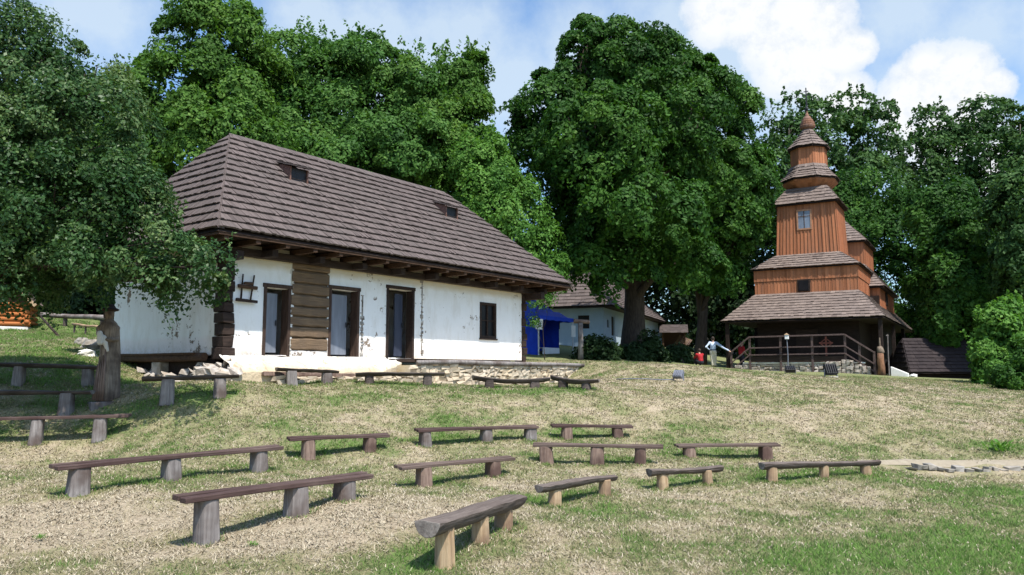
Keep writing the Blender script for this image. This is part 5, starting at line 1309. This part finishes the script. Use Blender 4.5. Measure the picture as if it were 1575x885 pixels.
def remesh(mb, voxel, name, mat, parent, label=None, smooth_it=4):
    """fuse the pieces of mb into one continuous surface"""
    o = mb.build(name + '_raw', mat)
    r_ = o.modifiers.new('r', 'REMESH'); r_.mode = 'VOXEL'; r_.voxel_size = voxel
    s = o.modifiers.new('s', 'SMOOTH'); s.iterations = smooth_it; s.factor = .5
    dg = bpy.context.evaluated_depsgraph_get(); me = bpy.data.meshes.new_from_object(o.evaluated_get(dg))
    bpy.data.objects.remove(o); me.name = name
    me.polygons.foreach_set('use_smooth', [True] * len(me.polygons))
    n = bpy.data.objects.new(name, me); COL.objects.link(n); n.parent = parent
    if label: n['label'] = label
    return n
def ball(mb, c, r, sc=(1, 1, 1), n=12):
    vs = [(c[0] + r * sc[0] * math.sin(math.pi * i / n) * math.cos(6.2832 * k / n), c[1] + r * sc[1] * math.sin(math.pi * i / n) * math.sin(6.2832 * k / n), c[2] + r * sc[2] * math.cos(math.pi * i / n)) for i in range(1, n) for k in range(n)]
    b = [(c[0], c[1], c[2] + r * sc[2]), (c[0], c[1], c[2] - r * sc[2])]
    f = [(i * n + k, (i + 1) * n + k, (i + 1) * n + (k + 1) % n, i * n + (k + 1) % n) for i in range(n - 2) for k in range(n)]
    q = (n - 1) * n
    f += [(q, k, (k + 1) % n) for k in range(n)] + [(q + 1, (n - 2) * n + (k + 1) % n, (n - 2) * n + k) for k in range(n)]
    mb.add(vs + b, f)
def caps(mb, pts, rad, n=12):
    mb.tube(pts, rad, n)
    for p, r in zip(pts, rad): ball(mb, p, r * .99, n=10)

def person(label, loc, rz, J, cloth, group=None):
    """J: joints in metres, x right, y forward, z up; the figure faces +y"""
    root = thing('person', label, 'person', loc, rz, group)
    b = MB(); A = lambda k: np.array(J[k], float)
    H = A('head'); face = np.array(J.get('face', (0, 1, 0)), float); face /= np.linalg.norm(face)
    caps(b, [A('pelvis'), A('waist'), A('chest'), A('neck')], [.135, .125, .145, .058]); caps(b, [A('neck'), H - (0, 0, .04)], [.055, .055])
    ball(b, H, .105, (.86, .98, 1.18)); ball(b, H + face * .10 + (0, 0, -.015), .024, (.8, 1, 1.1)); ball(b, H + face * .07 + (0, 0, -.085), .04)
    sd = np.cross(face, (0, 0, 1))
    for s in (-1, 1): ball(b, H + sd * s * .092, .028, (.5, .8, 1.2)); ball(b, H + sd * s * .035 + face * .092 + (0, 0, .015), .014)
    for s in 'lr':
        caps(b, [A('sh' + s), A('el' + s), A('wr' + s)], [.062, .046, .032]); caps(b, [A('chest') + (0, 0, .06), A('sh' + s)], [.09, .064])
        w, e = A('wr' + s), A('el' + s); d = (w - e) / np.linalg.norm(w - e); u = np.cross(d, (0, 0, 1.)); u /= np.linalg.norm(u) + 1e-9; v = np.cross(u, d)
        ball(b, w + d * .055, .045, (1, 1, .75))
        for k, ln in enumerate((.07, .085, .08, .06)):
            p0 = w + d * .085 + u * (.024 * (k - 1.5)); p1 = p0 + d * ln * .6; p2 = p1 + d * ln * .35 - v * ln * .45; caps(b, [p0, p1, p2], [.0105, .010, .009], 6)
        p0 = w + d * .035 + u * .04; caps(b, [p0, p0 + d * .035 + u * .03, p0 + d * .07 + u * .03 - v * .01], [.013, .012, .010], 6)
        caps(b, [A('pelvis') + (A('hip' + s) - A('pelvis')) * .6, A('hip' + s), A('kn' + s), A('an' + s)], [.10, .092, .062, .042])
        f = A('an' + s); t = np.array(J.get('toe', (0, 1, 0)), float); caps(b, [f + (0, 0, -.03), f + t * .14 + (0, 0, -.055)], [.042, .032])
    remesh(b, .014, 'body', M['skin'], root)
    hmb = MB(); ball(hmb, H - face * .018 + (0, 0, .022), .112, (.9, .98, 1.1)); remesh(hmb, .02, 'hair', M['hair'], root)
    s_ = MB(); caps(s_, [A('pelvis') + (0, 0, .05), A('waist'), A('chest'), A('chest') + (A('neck') - A('chest')) * .6], [.16, .155, .175, .09])
    for s in 'lr':
        caps(s_, [A('chest') + (0, 0, .06), A('sh' + s)], [.115, .088])
        e = A('wr' + s) if cloth.get('long', True) else A('el' + s)
        if cloth.get('long', True): caps(s_, [A('sh' + s), A('el' + s), A('el' + s) + (A('wr' + s) - A('el' + s)) * .92], [.086, .066, .046])
        else: caps(s_, [A('sh' + s), A('sh' + s) + (A('el' + s) - A('sh' + s)) * .7], [.086, .075])
    remesh(s_, .022, 'shirt', M[cloth['top']], root)
    t_ = MB()
    caps(t_, [A('pelvis') + (0, 0, .04), A('pelvis') - (0, 0, .03)], [.157, .155])
    for s in 'lr': caps(t_, [A('pelvis') + (A('hip' + s) - A('pelvis')) * .6, A('hip' + s), A('kn' + s), A('an' + s) + (0, 0, .03)], [.13, .118, .086, .068])
    remesh(t_, .022, 'trousers', M[cloth['bottom']], root)
    if 'belt' in cloth:
        bl = MB(); n = 16; c = A('pelvis') + (0, 0, .08); bl.tube([c - (0, 0, .022), c + (0, 0, .022)], [.172, .172], n); bl.build('belt', M['dark_cloth'], root)
    sh = MB()
    for s in 'lr': f = A('an' + s); t = np.array(J.get('toe', (0, 1, 0)), float); caps(sh, [f + (0, 0, -.02), f + t * .07 + (0, 0, -.045), f + t * .17 + (0, 0, -.055)], [.055, .05, .042])
    remesh(sh, .018, 'shoes', M[cloth.get('shoe', 'dark_cloth')], root)
    return root
# the man in the light shirt: back to us, right arm on the rail end, left hand on the hip
pm = np.array([(1097.5 - CX) / F * 45.9 * .995, 45.9]); hand = cw(-3.85, -4.95); zr_ = .97
vx = hand - pm; gzm = tz(*pm)
def loc2(v, rz): return np.array([v[0] * math.cos(-rz) - v[1] * math.sin(-rz), v[0] * math.sin(-rz) + v[1] * math.cos(-rz)])
rzm = R(-6); hl = loc2(vx, rzm); wr = np.array([hl[0], hl[1], zr_ - gzm + .07])
k = .80 / max(np.linalg.norm(wr - np.array([.2, 0, 1.42])), .5)
person('man in light blue shirt and beige trousers with a hand on the railing', (*pm, gzm), rzm,
       dict(head=(.0, .02, 1.66), neck=(0, 0, 1.49), chest=(0, 0, 1.28), waist=(0, 0, 1.06), pelvis=(0, 0, .93), shr=(.19, 0, 1.42), elr=(.19 + (wr[0] - .19) * .5, (wr[1]) * .5 - .05, 1.42 + (wr[2] - 1.42) * .5 - .03), wrr=tuple(wr - (wr - np.array([.19, 0, 1.42])) * .06),
            shl=(-.19, 0, 1.42), ell=(-.42, -.08, 1.18), wrl=(-.21, .06, 1.02), hipr=(.1, 0, .87), hipl=(-.1, 0, .87), knr=(.11, .02, .48), knl=(-.09, .0, .48), anr=(.1, 0, .085), anl=(-.06, .03, .085), face=(.1, 1, -.05)),
       dict(top='shirt_blue', bottom='trousers', belt=1))
p = g_(1077, 44.6)
person('person in a red top crouching in the shade left of the second maple trunk', p, R(15),
       dict(head=(.02, .12, .86), neck=(0, .06, .70), chest=(0, .02, .52), waist=(0, -.04, .36), pelvis=(0, -.06, .24), shr=(.18, .04, .64), elr=(.24, .22, .46), wrr=(.12, .38, .44), shl=(-.18, .04, .64), ell=(-.24, .22, .46), wrl=(-.12, .38, .44),
            hipr=(.1, -.04, .22), hipl=(-.1, -.04, .22), knr=(.16, .34, .42), knl=(-.16, .34, .42), anr=(.13, .22, .08), anl=(-.13, .22, .08), face=(0, 1, -.2)), dict(top='red_cloth', bottom='dark_cloth'))
pp = cw(-3.5, -3.9); gp = tz(*pp)
person('person in a red top and dark trousers on the steps behind the railing', (*pp, gp), R(-70),
       dict(head=(.0, .05, 1.55), neck=(0, .02, 1.39), chest=(0, .0, 1.19), waist=(0, 0, .98), pelvis=(0, 0, .86), shr=(.18, 0, 1.32), elr=(.24, .04, 1.06), wrr=(.2, .22, .92), shl=(-.18, 0, 1.32), ell=(-.24, .06, 1.06), wrl=(-.18, .26, .98),
            hipr=(.1, 0, .81), hipl=(-.1, 0, .81), knr=(.1, .03, .45), knl=(-.1, .06, .46), anr=(.1, -.02, .085), anl=(-.1, .1, .085)), dict(top='red_cloth', bottom='dark_cloth', long=False))

def statue():
    p = g_(164, 16.0); g = p.copy(); r_ = thing('carved_figure', 'carved wooden figure in a long brown cloak with a pale front at the house end', 'statue', g, R(35))
    H = (569 - 474) / F * 16.2 - g[2]           # head top above the ground
    k = H / 1.62
    b = MB()
    # skirt and cloak as one hooded body: stacked oval sections
    prof = [(0, .235, .20), (.25, .225, .19), (.5, .205, .175), (.8, .185, .155), (.95, .18, .15), (1.1, .215, .155), (1.25, .235, .15), (1.34, .20, .13), (1.40, .11, .09)]
    n = 18; vs = [(rx * .76 * math.cos(6.283 * i / n) * (1 + .05 * math.cos(9 * 6.283 * i / n)), ry * math.sin(6.283 * i / n) * (1 + .05 * math.cos(9 * 6.283 * i / n)), z * k) for z, rx, ry in prof for i in range(n)]
    b.add(vs, [(j * n + i, j * n + (i + 1) % n, (j + 1) * n + (i + 1) % n, (j + 1) * n + i) for j in range(len(prof) - 1) for i in range(n)] + [tuple(reversed(range(n))), tuple((len(prof) - 1) * n + i for i in range(n))])
    caps(b, [(0, .02, 1.36 * k), (0, -.02, 1.42 * k)], [.09, .075]); ball(b, (0, -.03, 1.50 * k), .10, (.95, 1.0, 1.2))
    ball(b, (0, -.13, 1.49 * k), .022)
    for s in (-1, 1): caps(b, [(s * .15, 0, 1.25 * k), (s * .165, -.05, 1.06 * k), (s * .07, -.15, 1.04 * k)], [.07, .05, .035]); ball(b, (s * .035, -.165, 1.05 * k), .04)
    caps(b, [(.10, .05, 1.22 * k), (.15, .03, .8 * k), (.17, .0, .08)], [.12, .11, .12]); caps(b, [(.05, .10, 1.2 * k), (.06, .12, .1)], [.15, .16])
    remesh(b, .018, 'figure', M['carved'], r_, smooth_it=2)
    b = MB(); ball(b, (0, -.03, 1.57 * k), .19, (1, 1, .22)); ball(b, (0, -.02, 1.60 * k), .115, (1, 1, .8)); ball(b, (0, .05, 1.48 * k), .11, (1, .7, 1.0)); remesh(b, .02, 'hood', M['dark_wood'], r_)
    b = MB()                                           # pale folded shirt front and sleeve
    for z0, z1, w0, w1, x0, x1 in ((.86, 1.08, .045, .07, -.02, -.09), (1.0, 1.16, .085, .07, -.16, -.17)):
        caps(b, [(x0, -.15, z0 * k), (x1, -.13, z1 * k)], [w0 * .8, w1 * .8])
    remesh(b, .02, 'shirt_front', M['carved_pale'], r_)
    b = MB()
    for i in range(6):
        a = R(188 + i * 13); b.tube([(.215 * math.cos(a), .195 * math.sin(a), .02), (.18 * math.cos(a), .165 * math.sin(a), (.5 + .08 * (i % 3) + .05 * i) * k)], [.032, .012], 7, noise=.05)
    b.build('skirt_folds', M['leg_brown'], r_, smooth=True)
    b = MB(); b.box(-.3, .3, -.26, .26, -.3, .0, 0, .02); b.build('foot_block', M['leg_grey'], r_, bevel=.03)
statue()

def floodlight(px, py, Y, label, rz, s=1.0, mat='black_metal', tilt=-25, base=True):
    g = g_(px, Y); r_ = thing('floodlight', label, 'lamp', g, rz, 'floodlights on the grass')
    if base: b = MB(); b.box(-.22 * s, .22 * s, -.16 * s, .16 * s, -.15, .05); b.build('base_slab', M['lime'], r_, bevel=.01)
    for sx in (-1, 1): b = MB(); b.bar((sx * .255 * s, 0, .02), (sx * .255 * s, 0, .34 * s), .02, .05); b.build('bracket', M['grey_metal'], r_)
    t = R(tilt); ay = np.array([0, math.cos(t), math.sin(t)]); az = np.array([0, -math.sin(t), math.cos(t)]); c = np.array([0, 0, .32 * s])
    b = MB(); b.obox(c, (.235 * s, 0, 0), ay * .10 * s, az * .20 * s)
    for k in range(5): b.obox(c - ay * .125 * s + (0, 0, 0), ((-.18 + .0) * 0 + .012, 0, 0), ay * .03 * s, az * .17 * s); b.v[-8:] = [(x + (-.18 + .09 * k) * s, y, z) for x, y, z in b.v[-8:]]
    b.build('housing', M[mat], r_, bevel=.012)
    b = MB(); b.obox(c + ay * .105 * s, (.2 * s, 0, 0), ay * .004, az * .165 * s); b.build('front_glass', M['glass_dark'], r_)
floodlight(1277, 578, 30, 'black boxy floodlight on a white slab before the church railing', R(8), 1.0)
floodlight(1215, 580, 31, 'low black floodlight lying in the grass left of the boxy one', R(-12), .8, tilt=-62, base=False)
floodlight(1043, 588, 23, 'grey floodlight tilted back on the crest of the bank', R(-38), .62, 'grey_metal', -40, False)
def cable():
    b = MB(); pts = [ground_at(x, y) + np.array([0, 0, .03]) for x, y in ((1035, 586), (1015, 586), (995, 585), (970, 584.5), (948, 585))]
    b.tube(pts, [.018] * 5, 6); o = b.build('cable', M['grey_metal'], smooth=True); tag(o, 'grey cable lying in the grass left of the tilted floodlight', 'cable')
cable()
def lantern_pole():
    p = cw(-.62, -5.25); g = tz(*p); r_ = thing('lantern_pole', 'thin blue grey pole with a small white lantern before the church porch', 'lantern', (*p, g), -CTH)
    b = MB(); b.tube([(0, 0, -.1), (.03, 0, .9), (.0, 0, 1.78)], [.03, .03, .028], 8); b.build('pole', M['grey_metal'], r_)
    b = MB(); b.box(-.10, .10, -.08, .08, 1.78, 2.02); b.build('lantern', M['white_sheet'], r_, bevel=.02)
    b = MB(); b.add([(-.13, -.11, 2.03), (.13, -.11, 2.03), (.13, .11, 2.03), (-.13, .11, 2.03), (0, 0, 2.12)], [(0, 1, 4), (1, 2, 4), (2, 3, 4), (3, 0, 4), (3, 2, 1, 0)]); b.build('lantern_cap', M['leg_fresh'], r_)
lantern_pole()
def carved_post():
    p = cw(4.05, -5.35); g = tz(*p); r_ = thing('carved_post', 'brown carved wooden post at the right foot of the church railing', 'post', (*p, g), -CTH)
    b = MB(); b.tube([(0, 0, -.2), (.03, 0, .4), (-.02, 0, .8), (.01, 0, 1.15)], [.19, .17, .18, .15], 10, noise=.08); b.build('trunk_block', M['church_board_post'], r_, smooth=True)
    b = MB(); b.tube([(0, 0, 1.1), (.03, 0, 1.2), (0, 0, 1.36), (-.02, 0, 1.5)], [.13, .17, .15, .10], 10, noise=.05); b.build('carved_head', M['carved'], r_, smooth=True)
    b = MB(); b.tube([(0, 0, 1.45), (.0, 0, 1.95)], [.05, .035], 7); b.build('spike', M['carved'], r_)
    q = cw(4.42, -5.3); g = tz(*q); s = thing('stake', 'slim pale stake right behind the carved post', 'stake', (*q, g)); b = MB(); b.tube([(0, 0, -.1), (0, 0, 1.1), (.02, 0, 2.15)], [.035, .03, .025], 7); b.build('stick', M['leg_grey'], s); b = MB(); b.box(-.06, .06, -.012, .012, 2.05, 2.11); b.build('crosspiece', M['leg_grey'], s)
M['church_board_post'] = nmat('brown_carved_block', (.13, .055, .028), (.34, .18, .10), 6, (4, 4, .6), .85, .5, (.09, .05, .035), 2)
carved_post()
def ramp():
    p = cw(4.75, -4.7); g = tz(*p); r_ = thing('stone_ramp', 'white sloping stone cheek at the right church corner', 'ramp', (*p, g), -CTH)
    b = MB(); b.add([(-.3, -.1, -.3), (.5, -.1, -.3), (.5, -.1, .14), (-.3, -.1, .5), (-.3, .5, -.3), (.5, .5, -.3), (.5, .5, .14), (-.3, .5, .5)], [(0, 1, 2, 3), (7, 6, 5, 4), (3, 2, 6, 7), (1, 5, 6, 2), (0, 3, 7, 4), (0, 4, 5, 1)]); b.build('cheek', M['lime'], r_, bevel=.02)
ramp()
def iron_cross():
    p = cw(1.25, -4.3); r_ = thing('iron_cross', 'rusty red iron cross on a stone foot behind the church railing', 'cross', (*p, .40), -CTH)
    b = MB(); b.box(-.3, .3, -.18, .18, .0, .16); b.box(-.2, .2, -.12, .12, .161, .34); b.build('stone_foot', M['stone'], r_, bevel=.02)
    b = MB(); b.box(-.045, .045, -.03, .03, .34, 1.42); b.box(-.36, .36, -.028, .028, 1.02, 1.10)
    for s in (-1, 1): b.obox((s * .17, 0, 1.17), (.12, 0, s * -.10), (0, .02, 0), (.018, 0, .018 * s)); b.obox((s * .17, 0, .93), (.12, 0, s * .10), (0, .02, 0), (.018, 0, -.018 * s))
    b.build('cross', M['rust'], r_, bevel=.008)
iron_cross()
boulder(1404, 40, .16, 'lime', 'small white stone in the grass before the low hut', 7)

# ------------------------------------------------------------------ light, sky, camera
SUN_EL = R(62.5); saz = np.array([.50, -.866]); saz /= np.linalg.norm(saz)
S = Vector((saz[0] * math.cos(SUN_EL), saz[1] * math.cos(SUN_EL), math.sin(SUN_EL)))
sl = bpy.data.lights.new('sun', 'SUN'); sl.energy = 5.0; sl.angle = R(.55); sl.color = (1.0, .955, .88)
so = bpy.data.objects.new('sun', sl); COL.objects.link(so); so.rotation_euler = S.to_track_quat('Z', 'Y').to_euler(); so.location = (0, 0, 60)

W = bpy.data.worlds.new('World'); SC.world = W; W.use_nodes = True; W.node_tree.nodes.clear(); t = NT(W.node_tree)
out = t.n('ShaderNodeOutputWorld'); bg = t.n('ShaderNodeBackground'); t.l(bg.outputs[0], out.inputs[0])
sky = t.n('ShaderNodeTexSky', sky_type='NISHITA'); sky.sun_disc = False; sky.sun_elevation = SUN_EL; sky.sun_rotation = math.atan2(saz[0], saz[1]); sky.air_density = 1.0; sky.dust_density = 1.6; sky.ozone_density = 1.5
tc = t.n('ShaderNodeTexCoord'); D = tc.outputs['Generated']
def puff(px, py, r):
    d = ray(px, py); d = d / np.linalg.norm(d)
    v = t.n('ShaderNodeVectorMath', operation='DISTANCE'); t.l(D, v.inputs[0]); v.inputs[1].default_value = tuple(d)
    return t.math('SUBTRACT', 1.0, t.math('DIVIDE', v.outputs['Value'], r / F))
def field(puffs):
    acc = None
    for p in puffs:
        x = puff(*p); acc = x if acc is None else t.math('MAXIMUM', acc, x)
    return acc
n1 = t.noise(D, 11, 9, .62); n2 = t.noise(D, 24, 8, .68)
fb = t.math('ADD', t.math('MULTIPLY', t.math('SUBTRACT', n1, .5), 1.3), t.math('MULTIPLY', t.math('SUBTRACT', n2, .5), .8))
cum = field([(1150, 10, 62), (1205, 45, 70), (1250, 40, 66), (1288, 78, 46), (1320, 76, 26), (1225, 95, 60), (1262, 128, 34), (1300, 150, 42), (1428, 125, 52), (1478, 122, 58), (1530, 132, 30), (1400, 165, 52), (1460, 180, 80), (1100, 20, 50), (1560, 250, 60)])
m1 = t.ramp(t.math('ADD', cum, t.math('MULTIPLY', fb, .62)), [(.0, (0, 0, 0)), (.14, (.6, .6, .6)), (.5, (1, 1, 1))])
veil = field([(130, 0, 135), (1500, 60, 110), (560, 90, 190), (700, 80, 170), (800, 130, 140), (900, 90, 150), (480, 20, 110), (1390, 0, 130), (1010, 60, 150), (1110, 110, 190), (1230, 170, 150), (1420, 180, 160), (-300, 200, 300), (1900, 150, 250), (1640, 40, 110)])
m2 = t.ramp(t.math('ADD', veil, t.math('MULTIPLY', fb, .7)), [(.05, (0, 0, 0)), (.75, (.72, .72, .72))])
skyc = t.mix(1.0, sky.outputs[0], (1.34, 1.62, 1.80), 'MULTIPLY')
c1 = t.mix(m2, skyc, (5.5, 6.4, 7.15)); c2 = t.mix(m1, c1, t.ramp(n2, [(.36, (6.1, 6.55, 7.1)), (.52, (7.3, 7.45, 7.6))]))
t.l(c2, bg.inputs[0]); bg.inputs[1].default_value = .095

cam = bpy.data.cameras.new('camera'); cam.sensor_width = 36; cam.lens = 36 * F / 1575; cam.clip_start = .1; cam.clip_end = 3000
co = bpy.data.objects.new('camera', cam); COL.objects.link(co); co.location = (0, 0, 0); co.rotation_euler = (math.pi / 2 + PITCH, 0, 0); SC.camera = co
vs = SC.view_settings; SC.display_settings.display_device = 'sRGB'; vs.view_transform = 'Standard'; vs.look = 'None'; vs.exposure = .52; vs.gamma = 1; vs.use_curve_mapping = False
SC.cycles.max_bounces = 6; SC.cycles.diffuse_bounces = 3; SC.cycles.transmission_bounces = 3; SC.cycles.glossy_bounces = 2
SC.cycles.use_denoising = True
